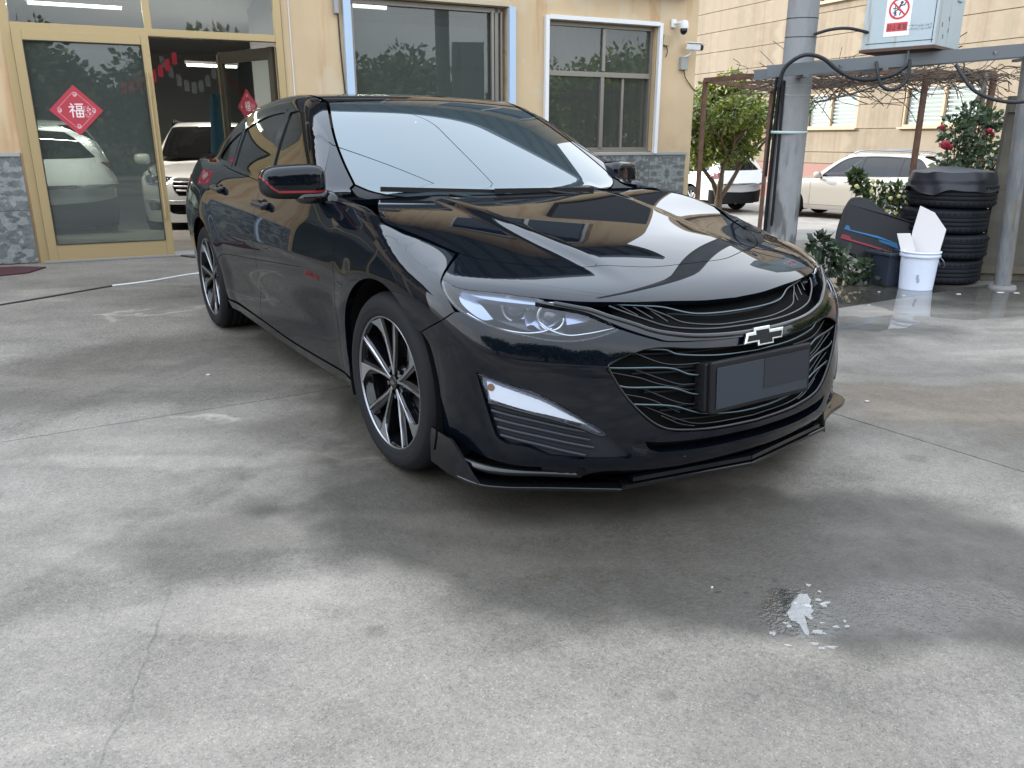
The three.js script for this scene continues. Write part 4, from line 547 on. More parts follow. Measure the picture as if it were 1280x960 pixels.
{
  const upper = []; for (const s of [-7.2, -4.2, -1.2, 1.8, 4.8]) upper.push(rect(s, 4.0, s + 2.1, 5.2));
  const holes = [rect(-5.2, 0.004, -1.42, 3.0), rect(-8.8, 0.004, -5.6, 3.0), rect(-0.07, 0.004, 2.52, 3.0), rect(3.25, 0.95, 5.16, 2.70), rect(5.70, 1.04, 7.31, 2.60), ...upper];
  mesh('wall', slab(rect(-9, 0, 7.95, 5.7), 0.24, 0, holes).translate(0, 0, -0.24), S.plaster, shop);
  mesh('wall', box(0.24, 5.7, 4.96, 7.83, 2.85, -2.72), S.plaster, shop); mesh('wall', [box(0.24, 5.7, 4.96, -8.88, 2.85, -2.72), box(12.4, 2.3, 0.2, -2.3, 4.55, -5.1), box(4.2, 5.7, 0.2, 5.82, 2.85, -5.1)], S.plaster, shop);
  mesh('floor_slab', box(16.4, 0.2, 4.7, -0.525, 3.35, -2.6), S.ceiling, shop);
  mesh('hall', [box(0.2, 3.9, 9, -5.9, 1.5, -9.7), box(0.2, 3.9, 9, 3.9, 1.5, -9.7), box(10, 3.9, 0.2, -1, 1.5, -14.2), box(0.2, 3.2, 4.8, 3.0, 1.6, -2.75), box(0.16, 3.4, 4.7, -8.6, 1.55, -2.7), box(3.0, 3.4, 0.16, -7.3, 1.55, -5.0)], S.room, shop);
  mesh('hall_roof', box(10.2, 0.2, 9.2, -1, 3.4, -9.75), S.ceiling, shop);
  mesh('hall_floor', [box(9.6, 0.06, 12, -1, -0.25, -8.1), box(2.8, 0.06, 4.6, -7.2, -0.25, -2.6), box(2.6, 0.04, 1.5, 1.2, -0.12, -1.2)], S.floor, shop);
  mesh('back_room', [box(4.4, 0.05, 4.7, 5.4, 0.02, -2.6), box(4.4, 2.9, 0.1, 5.4, 1.6, -4.6)], S.room, shop);
  const rf = mesh('roof', box(17.6, 0.14, 6.5, -0.525, 5.78, -2.05), std(0.26, 0.31, 0.34, 0.8), shop);
  for (let i = 0; i < 34; i++) mesh('eave_board', box(0.10, 0.05, 1.12, -9.0 + i * 0.515, 5.682, 0.59), std(0.16, 0.18, 0.19, 0.8), rf);
  for (const u of upper) { const [x0, y0] = u[0], [x1, y1] = u[2], w = mesh('upper_window', slab(rect(x0 + 0.01, y0 + 0.01, x1 - 0.01, y1 - 0.01), 0.06, 0, [rect(x0 + 0.07, y0 + 0.07, (x0 + x1) / 2 - 0.03, y1 - 0.07), rect((x0 + x1) / 2 + 0.03, y0 + 0.07, x1 - 0.07, y1 - 0.07)]).translate(0, 0, -0.16), S.white, shop); mesh('pane', box(2.0, 1.1, 0.01, (x0 + x1) / 2, (y0 + y1) / 2, -0.14), phys(0.02, 0.035, 0.045, 0.02), w); }
  mesh('sign_board', box(1.72, 0.75, 0.16, 6.90, 3.365, 0.09, 0.01), std(0.018, 0.018, 0.02, 0.4), shop, 'black sign board above the right hand window');
  mesh('sign_board', box(6.2, 0.75, 0.14, 0.9, 3.42, 0.08, 0.01), std(0.018, 0.018, 0.02, 0.35), shop);
  // stone facing below the right window and left of the door, in tiles
  const stone = [0, 1, 2].map(k => std(1, 1, 1, 0.45, 0, { map: (() => { const t = tex(256, 256, (u, v) => { const a = fbm(u * 9 + k * 31, v * 9, 5), b = fbm(u * 40 + k * 7, v * 40, 3), g = ss(0.52, 0.60, fbm(u * 16 + k * 5, v * 22 + 8, 4)); const q = 0.12 + 0.10 * (a - 0.5) + 0.10 * (b - 0.5) + 0.10 * g; return [toS(q * 0.93), toS(q * 1.0), toS(q * 0.97)]; }); t.wrapS = t.wrapT = THREE.MirroredRepeatWrapping; return t; })() }));
  const tileRow = (x0, x1, n, y0, y1, rows, z) => { for (let r = 0; r < rows; r++) for (let i = 0; i < n; i++) { const w = (x1 - x0) / n, h = (y1 - y0) / rows; mesh('stone_tile', box(w - 0.004, h - 0.004, 0.022, x0 + w * (i + 0.5), y0 + h * (r + 0.5), z + 0.0015 * hash(i, r, 5), 0.002), stone[(i * 2 + r) % 3], shop); } };
  tileRow(3.10, 7.86, 8, 0.01, 1.0, 2, 0.012); tileRow(-1.35, -0.09, 2, 0.01, 1.04, 2, 0.012); tileRow(2.56, 3.08, 1, 0.01, 1.0, 2, 0.012);
  mesh('stone_cap', [box(4.78, 0.035, 0.035, 5.48, 1.018, 0.017, 0.003), box(1.26, 0.035, 0.035, -0.72, 1.06, 0.017, 0.003)], std(0.30, 0.31, 0.30, 0.5), shop);
  // brass framed entrance
  const fr = mesh('entrance_frame', [box(0.075, 3.0, 0.10, -0.03, 1.5, -0.02, 0.004), box(0.075, 3.0, 0.10, 2.475, 1.5, -0.02, 0.004), box(2.43, 0.07, 0.10, 1.2225, 2.225, -0.02, 0.004), box(2.43, 0.07, 0.10, 1.2225, 2.96, -0.02, 0.004), box(0.07, 0.665, 0.09, 1.205, 2.59, -0.02, 0.004)], S.brass, shop);
  mesh('transom_pane', box(1.16, 0.66, 0.008, 0.588, 2.592, -0.02), S.glass, fr); mesh('transom_pane', box(1.19, 0.66, 0.008, 1.838, 2.592, -0.02), S.glass, fr);
  const dr = mesh('glass_door', [box(0.085, 2.18, 0.05, 0.055, 1.098, 0.055, 0.004), box(0.075, 2.18, 0.05, 1.155, 1.098, 0.055, 0.004), box(1.02, 0.09, 0.05, 0.607, 2.145, 0.055, 0.004), box(1.02, 0.17, 0.05, 0.607, 0.093, 0.055, 0.004)], S.brass, shop);
  mesh('pane', box(1.03, 1.93, 0.008, 0.607, 1.14, 0.05), S.dimglass, dr);
  mesh('door_handle', [box(0.022, 1.45, 0.03, 1.145, 1.12, 0.10, 0.008), box(0.03, 0.20, 0.05, 1.15, 1.72, 0.085, 0.006), box(0.03, 0.20, 0.05, 1.15, 0.55, 0.085, 0.006)], S.brass, dr);
  mesh('door_seal', [box(0.008, 1.92, 0.012, 0.101, 1.14, 0.082), box(0.008, 1.92, 0.012, 1.114, 1.14, 0.082), box(1.01, 0.008, 0.012, 0.607, 2.097, 0.082), box(1.01, 0.008, 0.012, 0.607, 0.181, 0.082)], S.seal, dr);
  // two more glazed bays to the left
  for (const [x0, x1] of [[-5.2, -1.42], [-8.8, -5.6]]) { const n = 3, w = (x1 - x0) / n; const f = mesh('bay_frame', [...Array.from({ length: n + 1 }, (_, i) => box(0.08, 3.0, 0.09, clamp(x0 + w * i, x0 + 0.04, x1 - 0.04), 1.5, -0.08)), ...Array.from({ length: n }, (_, i) => [box(w - 0.08, 0.07, 0.09, x0 + w * (i + 0.5), 2.225, -0.08), box(w - 0.08, 0.07, 0.09, x0 + w * (i + 0.5), 2.96, -0.08), box(w - 0.08, 0.12, 0.09, x0 + w * (i + 0.5), 0.065, -0.08)]).flat()], S.brass, shop); for (let i = 0; i < n; i++) for (const [y, h] of [[1.155, 2.06], [2.593, 0.66]]) mesh('pane', box(w - 0.085, h, 0.008, x0 + w * (i + 0.5), y, -0.08), S.dimglass, f); }
  // leaf swung open into the room
  const lf = new THREE.Group(); lf.name = 'open_door'; lf.position.set(2.42, 0, -0.08); lf.rotation.y = R(-62); shop.add(lf);
  { const L = g => g.translate(-0.5, 0, 0); mesh('door_frame', L(merge([box(0.07, 2.15, 0.045, -0.46, 1.08, 0), box(0.07, 2.15, 0.045, 0.46, 1.08, 0), box(0.86, 0.12, 0.045, 0, 2.09, 0), box(0.86, 0.16, 0.045, 0, 0.085, 0)])), std(0.10, 0.085, 0.06, 0.45, 0.4), lf); mesh('pane', L(box(0.86, 1.88, 0.008, 0, 1.1, 0)), S.glass, lf); mesh('door_edge', L(box(0.02, 2.1, 0.055, -0.50, 1.08, 0)), S.brass, lf); }
  // window frames
  const w2 = mesh('window', [box(0.045, 1.75, 0.06, 5.05, 1.825, -0.10), box(0.04, 1.75, 0.05, 3.30, 1.825, -0.12), box(1.80, 0.05, 0.06, 4.2, 2.665, -0.10), box(1.80, 0.05, 0.06, 4.2, 0.985, -0.10), box(0.03, 1.65, 0.04, 4.99, 1.825, -0.07), box(0.022, 1.65, 0.04, 5.10, 1.825, -0.06)], S.alu, shop, 'wide single pane window with pale blue side trim');
  mesh('pane', box(1.70, 1.64, 0.008, 4.16, 1.825, -0.12), S.dimglass, w2);
  mesh('window_trim', [box(0.085, 1.87, 0.07, 3.215, 1.835, 0.036, 0.004), box(0.085, 1.80, 0.07, 5.20, 1.80, 0.036, 0.004)], S.paleblue, w2); mesh('window_sill', box(2.1, 0.03, 0.10, 4.2, 0.945, 0.03), S.white, w2);
  mesh('window_head', box(2.0, 0.05, 0.05, 4.2, 2.725, 0.02, 0.004), std(0.5, 0.42, 0.30, 0.8), w2);
  const w3 = mesh('window', [box(0.05, 1.56, 0.07, 5.73, 1.82, -0.10), box(0.05, 1.56, 0.07, 7.28, 1.82, -0.10), box(1.50, 0.05, 0.07, 6.505, 2.575, -0.10), box(1.50, 0.06, 0.07, 6.505, 1.07, -0.10), box(1.50, 0.06, 0.08, 6.505, 2.0, -0.10), box(0.045, 0.5, 0.07, 6.55, 2.29, -0.10), box(0.05, 0.87, 0.08, 6.53, 1.53, -0.085), box(0.035, 0.87, 0.05, 6.87, 1.53, -0.12)], S.alu, shop, 'six part window with brown grey frame and white surround');
  for (const [x, y, w, h, z] of [[6.14, 2.29, 0.77, 0.52, -0.10], [6.91, 2.29, 0.68, 0.52, -0.10], [6.13, 1.53, 0.75, 0.87, -0.09], [6.71, 1.53, 0.28, 0.87, -0.13], [7.07, 1.53, 0.36, 0.87, -0.13]]) mesh('pane', box(w, h, 0.008, x, y, z), S.dimglass, w3);
  mesh('window_surround', [box(0.05, 1.62, 0.06, 5.675, 1.83, 0.031, 0.004), box(0.05, 1.62, 0.06, 7.335, 1.83, 0.031, 0.004), box(1.61, 0.05, 0.06, 6.505, 2.625, 0.031, 0.004)], S.white, w3);
  for (const x of [5.712, 7.298]) mesh('window_jamb', box(0.012, 1.54, 0.13, x, 1.82, -0.07), std(0.5, 0.36, 0.2, 0.8), w3);
  mesh('pipe_bracket', box(0.05, 0.55, 0.06, 3.10, 2.78, 0.04, 0.006), std(0.30, 0.30, 0.31, 0.5), shop); mesh('wall_cable', tube([[3.125, 2.9, 0.012], [3.13, 2.2, 0.014], [3.16, 1.5, 0.012], [3.15, 1.02, 0.03]], 0.008, 30, 6), S.dark, shop);
  mesh('corner_strip', tube([[2.60, 3, 0.004], [2.60, 1.6, 0.006], [2.60, 0.2, 0.004]], 0.010, 8, 6), std(0.6, 0.56, 0.48, 0.9), shop);
  mesh('floor_sill', box(2.5, 0.02, 0.3, 1.22, 0.012, -0.05, 0.003), std(0.2, 0.2, 0.2, 0.5), shop);
}
// things on and in the shop, placed in the shop's own measure
function inS(name, label, cat, s, y, w, turn = 0, group) { return thing(name, label, cat, inShop(s, y, w), SHOP_TURN + turn, group); }
function diamondTex() { // the character fu in pale strokes, dotted border and flourishes
  const c = document.createElement('canvas'); c.width = c.height = 512; const k = c.getContext('2d'); k.fillStyle = '#a8303c'; k.fillRect(0, 0, 512, 512);
  k.save(); k.translate(256, 256); k.rotate(Math.PI / 4); k.strokeStyle = '#ded3cf'; k.lineCap = 'round'; k.lineJoin = 'round'; k.lineWidth = 17; const P = (...l) => { k.beginPath(); l.forEach(([x, y], i) => i ? k.lineTo((x - 52) * 2.1, (y - 52) * 2.1) : k.moveTo((x - 52) * 2.1, (y - 52) * 2.1)); k.stroke(); };
  P([20, 8], [29, 18]); P([8, 29], [38, 27], [10, 62]); P([26, 44], [26, 97]); P([31, 48], [40, 56]); P([47, 10], [95, 9]); P([55, 23], [88, 23], [86, 41], [56, 42], [55, 23]); P([50, 53], [93, 52], [92, 95], [51, 96], [50, 53]); P([51, 74], [92, 73]); P([71, 53], [71, 95]);
  k.restore(); k.fillStyle = '#dccac8'; for (let i = 3; i < 22; i++) { const p = 40 + i * 18; for (const [x, y] of [[p, 62], [p, 450], [62, p], [450, p]]) { k.beginPath(); k.arc(x, y, 4.2, 0, 7); k.fill(); } }
  k.strokeStyle = '#dccac8'; k.lineWidth = 6; for (const [x, y] of [[95, 95], [417, 95], [95, 417], [417, 417]]) for (let r = 8; r < 34; r += 11) { k.beginPath(); k.arc(x, y, r, r, r + 4.2); k.stroke(); }
  for (let i = 0; i < 14; i++) { k.beginPath(); const a = 300 + 120 * hash(i, 1, 2), b = 300 + 120 * hash(i, 3, 4); k.arc(a, b, 10 + 9 * hash(i, 5, 5), i, i + 3.6); k.stroke(); }
  const t = new THREE.CanvasTexture(c); t.colorSpace = THREE.SRGBColorSpace; return t;
}
const redPaper = std(0.47, 0.02, 0.035, 0.7);
{
  const fu = new THREE.MeshStandardMaterial({ map: diamondTex(), roughness: 0.6 });
  const dia = (w) => { const g = new THREE.BoxGeometry(w, w, 0.003); return g.rotateZ(Math.PI / 4); };
  const d1 = mesh('paper_diamond', dia(0.335), fu); d1.position.set(...inShop(0.46, 1.475, 0.060)); d1.rotation.y = SHOP_TURN; tag(d1, 'red paper diamond with a pale character stuck on the closed glass door', 'paper decoration');
  const d2 = mesh('paper_diamond', dia(0.26), fu); d2.position.set(...inShop(2.16, 1.56, -0.50)); d2.rotation.y = SHOP_TURN + R(-62); tag(d2, 'small red paper diamond hanging inside on the open door', 'paper decoration');
  // cameras on the wall
  const dome = inS('dome_camera', 'white dome camera with dark eye high on the wall beside the window', 'security camera', 7.60, 2.56, 0.0);
  mesh('mount_arm', [box(0.07, 0.10, 0.03, -0.06, 0.09, 0.02, 0.005), rod([-0.05, 0.09, 0.03], [0.02, 0.10, 0.13], 0.018)], S.white, dome); mesh('housing', new THREE.LatheGeometry([[0, 0.12], [0.03, 0.118], [0.052, 0.095], [0.058, 0.05], [0.060, 0.02], [0.054, 0.015]].map(p => new THREE.Vector2(...p)), 32).translate(0.02, 0, 0.14), S.white, dome); mesh('camera_eye', new THREE.SphereGeometry(0.047, 24, 16).scale(1, 1.1, 1).translate(0.02, -0.005, 0.14), M.gloss, dome);
  const bul = inS('bullet_camera', 'white bullet camera on a bracket above its grey junction box', 'security camera', 7.80, 2.30, 0.0);
  mesh('housing', [box(0.09, 0.085, 0.20, 0, 0, 0, 0.02).rotateX(0.12).rotateY(0.55).translate(-0.01, 0.06, 0.16), box(0.11, 0.012, 0.24, 0, 0.05, 0, 0.005).rotateX(0.12).rotateY(0.55).translate(-0.01, 0.06, 0.17)], S.white, bul); mesh('lens', new THREE.CylinderGeometry(0.034, 0.034, 0.012, 24).rotateX(Math.PI / 2 + 0.12).rotateY(0.55).translate(0.048, 0.047, 0.252), M.gloss, bul); mesh('bracket', [rod([-0.07, -0.06, 0.01], [-0.03, -0.03, 0.10], 0.014), rod([-0.03, -0.03, 0.10], [-0.01, 0.03, 0.14], 0.014)], S.white, bul); mesh('junction_box', box(0.11, 0.16, 0.06, -0.07, -0.13, 0.03, 0.006), std(0.32, 0.33, 0.30, 0.6), bul); mesh('camera_cable', tube([[-0.06, -0.21, 0.03], [-0.03, -0.30, 0.03], [0.05, -0.38, 0.02], [0.15, -0.46, 0.01]], 0.006, 24, 6), M.black, bul);
  const bx = inS('switch_box', 'small beige cable box on the wall left of the dome camera', 'junction box', 7.43, 2.44, 0); mesh('cover', box(0.10, 0.13, 0.05, 0, 0, 0.025, 0.008).rotateZ(-0.15), std(0.42, 0.33, 0.2, 0.7), bx); mesh('loose_wire', tube([[0.01, -0.06, 0.02], [0.03, -0.13, 0.03], [0.015, -0.2, 0.02]], 0.006, 16, 6), S.dark, bx);
  // tube lamps in the hall, each with its light
  const lampMat = new THREE.MeshStandardMaterial({ color: 0xffffff, emissive: new THREE.Color(1, 0.99, 0.96), emissiveIntensity: 2.2 });
  const lamp = (s, y, w, len, turn, label, power = 5) => { const o = inS('tube_lamp', label, 'tube lamp', s, y, w, turn); mesh('lamp_tube', rod([-len / 2, 0, 0], [len / 2, 0, 0], 0.022), lampMat, o); mesh('lamp_fitting', box(len + 0.06, 0.045, 0.05, 0, 0.045, 0), S.white, o); if (power) { const l = new THREE.RectAreaLight(0xfff8ee, power, len, 0.05); l.position.set(0, -0.03, 0); l.rotation.x = -Math.PI / 2; o.add(l); } return o; };
  RectAreaLightUniformsLib.init();
  lamp(0.30, 3.04, -3.2, 1.2, 0, 'bright tube lamp on the ceiling seen at the top of the left transom', 170); lamp(0.45, 3.04, -4.6, 1.2, 0, 'bright tube lamp further back above the closed glass door', 170); lamp(2.42, 2.45, -6.6, 0.85, 0.1, 'tube lamp glowing behind the open door', 110); lamp(3.85, 2.84, -1.6, 0.62, 0, 'tube lamp behind the upper left of the single pane window', 70);
  // bunting
  const bun = inS('bunting', 'string of small red and grey paper flags across the doorway inside', 'bunting', 1.2, 2.05, -1.2);
  const line = []; for (let i = 0; i <= 16; i++) { const t = i / 16; line.push(t < 0.5 ? [-0.28 + t * 1.3, -0.22 + 0.42 * Math.pow(t * 2, 1.6), -0.1 * t] : [0.37 - 0.2 + (t - 0.5) * 1.3, 0.2 - 0.28 * Math.sin((t - 0.5) * 2 * Math.PI) - 0.1, -0.35]); } mesh('cord', [tube(line.slice(0, 8), 0.004, 30, 5), tube(line.slice(8), 0.004, 30, 5)], S.dark, bun);
  line.forEach((p, i) => { if (i < 16) mesh('flag', box(0.055, 0.13, 0.003, p[0], p[1] - 0.07, p[2]).rotateZ(0), i < 8 ? redPaper : std(0.16, 0.16, 0.16, 0.8), bun); });
  const cl = inS('hanging_cloth', 'dark teal cloth hanging inside beside the red paper diamond', 'cloth', 1.98, 1.25, -1.9); { const g = new THREE.PlaneGeometry(0.34, 1.0, 24, 20); const p = g.attributes.position; for (let i = 0; i < p.count; i++) { const x = p.getX(i), y = p.getY(i); p.setXYZ(i, x * (0.45 + 0.55 * (0.5 - y)), y, 0.035 * Math.sin(x * 40) * (0.6 - y * 0.4)); } g.computeVertexNormals(); mesh('fabric', g, std(0.03, 0.09, 0.12, 0.9), cl); }
  // red mat, leaning post, cord
  const mat = mesh('door_mat', slab([[-0.62, 0.03], [0.15, 0.02], [0.42, 0.18], [0.30, 0.5], [-0.62, 0.85]].map(p => [p[0], -p[1]]), 0.012, 0.003).rotateX(-Math.PI / 2).translate(0, 0.001, 0), std(1, 1, 1, 0.95, 0, { color: new THREE.Color().setRGB(0.055, 0.012, 0.018) })); mat.position.set(...inShop(-0.42, 0, 0.22)); mat.rotation.y = SHOP_TURN; tag(mat, 'dark red mat on the concrete at the left of the shop door', 'mat');
  const post = inS('metal_post', 'pale blue perforated metal post leaning at the far left of the door', 'post', -0.30, 0, 0.16); mesh('post_body', bar([-0.27, 0.0, 0.0], [-0.46, 1.05, -0.06], 0.05, 0.03), S.paleblue, post); for (let i = 0; i < 5; i++) mesh('bolt_hole', new THREE.CylinderGeometry(0.009, 0.009, 0.004, 12).rotateX(Math.PI / 2).translate(-0.277 - 0.036 * i, 0.06 + 0.2 * i, 0.018 - 0.0115 * i), S.dark, post);
  const cord = mesh('cord', tube([[-3.42, 0.006, -6.72], [-3.2, 0.006, -6.95], [-2.95, 0.006, -7.36], [-2.5, 0.006, -7.6]], 0.008, 40, 6), std(0.62, 0.62, 0.6, 0.7)); tag(cord, 'white cord lying on the concrete towards the rear wheel', 'cord');
  const cord2 = mesh('cord', tube([[-4.9, 0.005, -4.6], [-4.3, 0.006, -5.35], [-3.876, 0.006, -5.904], [-3.42, 0.006, -6.72]], 0.007, 40, 6), S.dark); tag(cord2, 'thin black cord running across the concrete at the left', 'cord');
  const hose = mesh('cable', tube([[...inShop(1.25, 0.012, 0.12)], [...inShop(1.45, 0.012, 0.35)], [...inShop(1.9, 0.012, 0.25)], [...inShop(2.4, 0.012, 0.3)]], 0.011, 30, 6), S.dark); tag(hose, 'black cable on the floor at the open doorway', 'cable');
}
const SUV_A = { pos: [8.2, -0.8, -22.6], yaw: Math.PI + R(42) }, SUV_B = { pos: [4.75, -0.8, -26.4], yaw: Math.PI + R(26) };
const FARWIN = [[-4.11, 2.46, -1.86, 3.60], [-0.16, 2.46, 2.42, 3.64], [-4.1, 6.4, -1.9, 7.9], [-0.1, 6.4, 2.4, 7.9], [5, 2.46, 7.4, 3.64], [5, 6.4, 7.4, 7.9], [-8.5, 2.46, -6.3, 3.62]];
// ---------- the other vehicles: one tall body shape, cut into panels more coarsely ----------
const uPlan = spline([-4.0, -3.8, -3.4, -2.8, -1.4, -0.4, 0.3, 0.6, 0.95], [0.76, 0.85, 0.915, 0.945, 0.945, 0.945, 0.935, 0.90, 0.82]);
const uInset = spline([0.18, 0.30, 0.45, 0.65, 0.85, 1.0, 1.1, 1.2], [0.06, 0.03, 0.012, 0.0, 0.002, 0.025, 0.05, 0.10]);
const uTop = spline([-4, -3.5, -2, -0.9, -0.5, 0, 0.4, 0.75, 0.95], [1.12, 1.12, 1.10, 1.09, 1.08, 1.035, 0.985, 0.91, 0.82]);
const uRoof = spline([-4.0, -3.80, -3.6, -3.3, -2.6, -1.9, -1.3, -0.95, -0.6, -0.3], [0.95, 1.20, 1.46, 1.63, 1.69, 1.70, 1.655, 1.46, 1.21, 0.98]);
function suvF(x, y, z) {
  const ax = Math.sqrt(x * x + 1e-6); let ins = uInset(y); for (const w of [0, -2.80]) { const r = Math.hypot(z - w, y - 0.37); if (r < 0.68) ins -= 0.014 * sstep(0.66, 0.44, r); }
  const side = ax - uPlan(z) + ins, cr = ax / 0.85, top = (y - uTop(z) + 0.05 * cr * cr) * 0.97, front = z - (0.93 - 0.30 * Math.pow(ax / 0.9, 3) - 0.10 * Math.pow(Math.max(0, y - 0.62) / 0.3, 2)), back = -(z + 3.90 - 0.20 * Math.pow(ax / 0.9, 3) - 0.10 * Math.max(0, y - 0.75));
  let d = smax(smax(smax(side, top, 0.10), front, 0.12), back, 0.12); d = smax(d, 0.22 - y, 0.05);
  const h = y - 1.08, us = (ax - 0.84 + 0.24 * h + 0.30 * h * h) * 0.94, zz = z + 0.20 * ax * ax * sstep(-1.9, -1.2, z), ro = (y - uRoof(zz) + 0.05 * ax * ax) * 0.85;
  return smin(d, smax(smax(us, ro, 0.11), 0.8 - y, 0.02), 0.04);
}
function makeSuv(name, label, pos, yaw, paint, { front = 'plain', glass = M.tint, plate, clad = M.black } = {}) {
  const t = thing(name, label, 'car', pos, yaw), F = suvF, topY = (x, z) => solve(F, 'top', x, z, 0)[1], zy = l => l.map(([x, z]) => [z, topY(x, z)]), C = cylAt(0), st = 0.05;
  const pair = (n, g, m) => { mesh(n, g, m, t); mesh(n, mirrored(g), m, t); };
  const hf = [[0, 0.80], [0.4, 0.76], [0.68, 0.62], [0.76, 0.46]], hs = [[0.76, 0.46], [0.84, 0.1], [0.84, -0.3], [0.78, -0.62]], hr = [[0.78, -0.62], [0.5, -0.50], [0, -0.45]];
  mesh('bonnet', panel(F, 'top', both(path(hf, hs, hr)), { gap: 0.003, step: st }), paint, t);
  const gb = [[0, -0.50], [0.5, -0.56], [0.74, -0.70]], gs = [[0.74, -0.70], [0.70, -0.95], [0.64, -1.22], [0.62, -1.34]], hd = [[0.62, -1.34], [0.3, -1.27], [0, -1.25]];
  mesh('windscreen', panel(F, 'top', both(path(gb, gs, hd)), { gap: 0.004, step: st, flange: 0, off: -0.002 }), glass === M.tint ? M.tint : glass, t);
  const re = [[0.62, -1.34], [0.63, -2.0], [0.63, -2.8], [0.63, -3.25]];
  mesh('roof', panel(F, 'top', both(path(hd.slice().reverse(), re, [[0.63, -3.25], [0.3, -3.34], [0, -3.36]])), { step: st, flange: 0.01 }), paint, t);
  for (const s of [1, -1]) mesh('roof_rail', tube([[0.60, 1.66, -1.5], [0.615, 1.715, -1.7], [0.62, 1.725, -2.3], [0.61, 1.70, -2.9], [0.60, 1.655, -3.1]].map(p => [p[0] * s, p[1] + 0.01, p[2]]), 0.018, 30, 8), M.dim, t);
  const pt = [...zy(smoothCurve([[0.78, -0.62], [0.745, -0.70]])), ...zy(smoothCurve(gs)), ...zy(smoothCurve(re)), [-3.52, 1.50], [-3.68, 1.28], [-3.74, 1.10]];
  const bl = [[-0.55, 1.03], [-1.5, 1.075], [-2.5, 1.10], [-3.3, 1.125]];
  const g1 = path([[-0.88, 1.09], [-1.7, 1.11]], [[-1.7, 1.11], [-1.76, 1.565]], [[-1.76, 1.565], [-1.5, 1.55], [-1.25, 1.44], [-0.88, 1.13]]), g2 = path([[-1.80, 1.112], [-2.68, 1.13]], [[-2.68, 1.13], [-2.72, 1.565]], [[-2.72, 1.565], [-2.2, 1.58], [-1.85, 1.572]], [[-1.85, 1.572], [-1.80, 1.112]]), g3 = path([[-2.78, 1.135], [-3.25, 1.16], [-3.40, 1.20]], [[-3.40, 1.20], [-3.36, 1.34], [-3.15, 1.52], [-2.81, 1.56]], [[-2.81, 1.56], [-2.78, 1.135]]);
  const aF = (a0, a1) => arcPath(0, 0.37, 0.42, a0, a1, 20), aR = (a0, a1) => arcPath(-2.80, 0.37, 0.42, a0, a1, 20);
  pair('side_frame', panel(F, 'side', [[-0.55, 1.03], ...pt, [-3.74, 0.36], ...aR(181, 55), [-2.55, 0.86], [-2.60, 1.10], [-1.5, 1.07]], { holes: [g1, g2, g3], gap: 0.003, step: st }), paint);
  pair('fender', panel(F, 'side', [...zy(smoothCurve(hs)), [-0.55, 1.03], [-0.58, 0.7], [-0.56, 0.36], ...aF(181, 0), [0.48, 0.40], [0.55, 0.70], [0.52, 0.90]], { gap: 0.003, step: st }), paint);
  pair('front_door', panel(F, 'side', path([[-0.55, 1.03], [-1.5, 1.07], [-1.72, 1.075]], [[-1.72, 1.075], [-1.72, 0.36]], [[-1.72, 0.36], [-0.56, 0.36]], [[-0.56, 0.36], [-0.58, 0.7], [-0.55, 1.03]]), { gap: 0.003, step: st }), paint);
  pair('rear_door', panel(F, 'side', [[-1.72, 1.075], [-2.60, 1.10], [-2.55, 0.86], ...aR(55, -2), [-1.72, 0.36]], { gap: 0.003, step: st }), paint);
  pair('door_glass', panel(F, 'side', g1, { off: -0.006, step: 0.08, flange: 0 }), glass); pair('rear_door_glass', panel(F, 'side', g2, { off: -0.006, step: 0.08, flange: 0 }), glass); pair('quarter_glass', panel(F, 'side', g3, { off: -0.006, step: 0.08, flange: 0 }), glass);
  pair('window_trim', panel(F, 'side', inset2(path([[-0.82, 1.075], [-1.7, 1.095], [-2.7, 1.12], [-3.28, 1.145], [-3.44, 1.19]], [[-3.44, 1.19], [-3.38, 1.36], [-3.17, 1.545], [-2.8, 1.585]], [[-2.8, 1.585], [-2.2, 1.60], [-1.8, 1.592], [-1.5, 1.572], [-1.22, 1.455], [-0.82, 1.13]]), 0), { holes: [g1, g2, g3].map(h => inset2(h, -0.001)), off: 0.003, step: 0.1, flange: 0.004 }), M.gloss);
  pair('sill', panel(F, 'side', [[-0.42, 0.355], [-2.38, 0.355], [-2.36, 0.24], [-0.44, 0.24]], { off: 0.006, step: 0.1, flange: 0.03 }), clad);
  const fb = path([[0, 0.80], [0.45, 0.82], [0.80, 0.86]], [[0.80, 0.86], [1.0, 0.80], [0.95, 0.66], [1.13, 0.42]], [[1.13, 0.42], [1.10, 0.26]], [[1.10, 0.26], [0, 0.25]]);
  const bumperOut = path([[0, 0.90], [0.5, 0.93], [0.86, 0.96]], [[0.86, 0.96], [1.02, 0.90], [0.80 + 0.12, 0.72]], [[0.92, 0.72], [1.08, 0.42]], [[1.08, 0.42], [1.10, 0.26], [0, 0.25]]);
  const gr = path([[0, 0.865], [0.42, 0.885], [0.50, 0.87]], [[0.50, 0.87], [0.46, 0.72], [0.40, 0.635]], [[0.40, 0.635], [0, 0.63]]), hl = path([[0.545, 0.90], [0.75, 0.93], [0.98, 0.955]], [[0.98, 0.955], [1.0, 0.90], [0.90, 0.79]], [[0.90, 0.79], [0.70, 0.775], [0.555, 0.78]], [[0.555, 0.78], [0.545, 0.90]]), lo = path([[0, 0.50], [0.55, 0.51]], [[0.55, 0.51], [0.50, 0.38], [0, 0.37]]), fo = path([[0.66, 0.53], [0.92, 0.54]], [[0.92, 0.54], [0.90, 0.42]], [[0.90, 0.42], [0.68, 0.43]], [[0.68, 0.43], [0.66, 0.53]]);
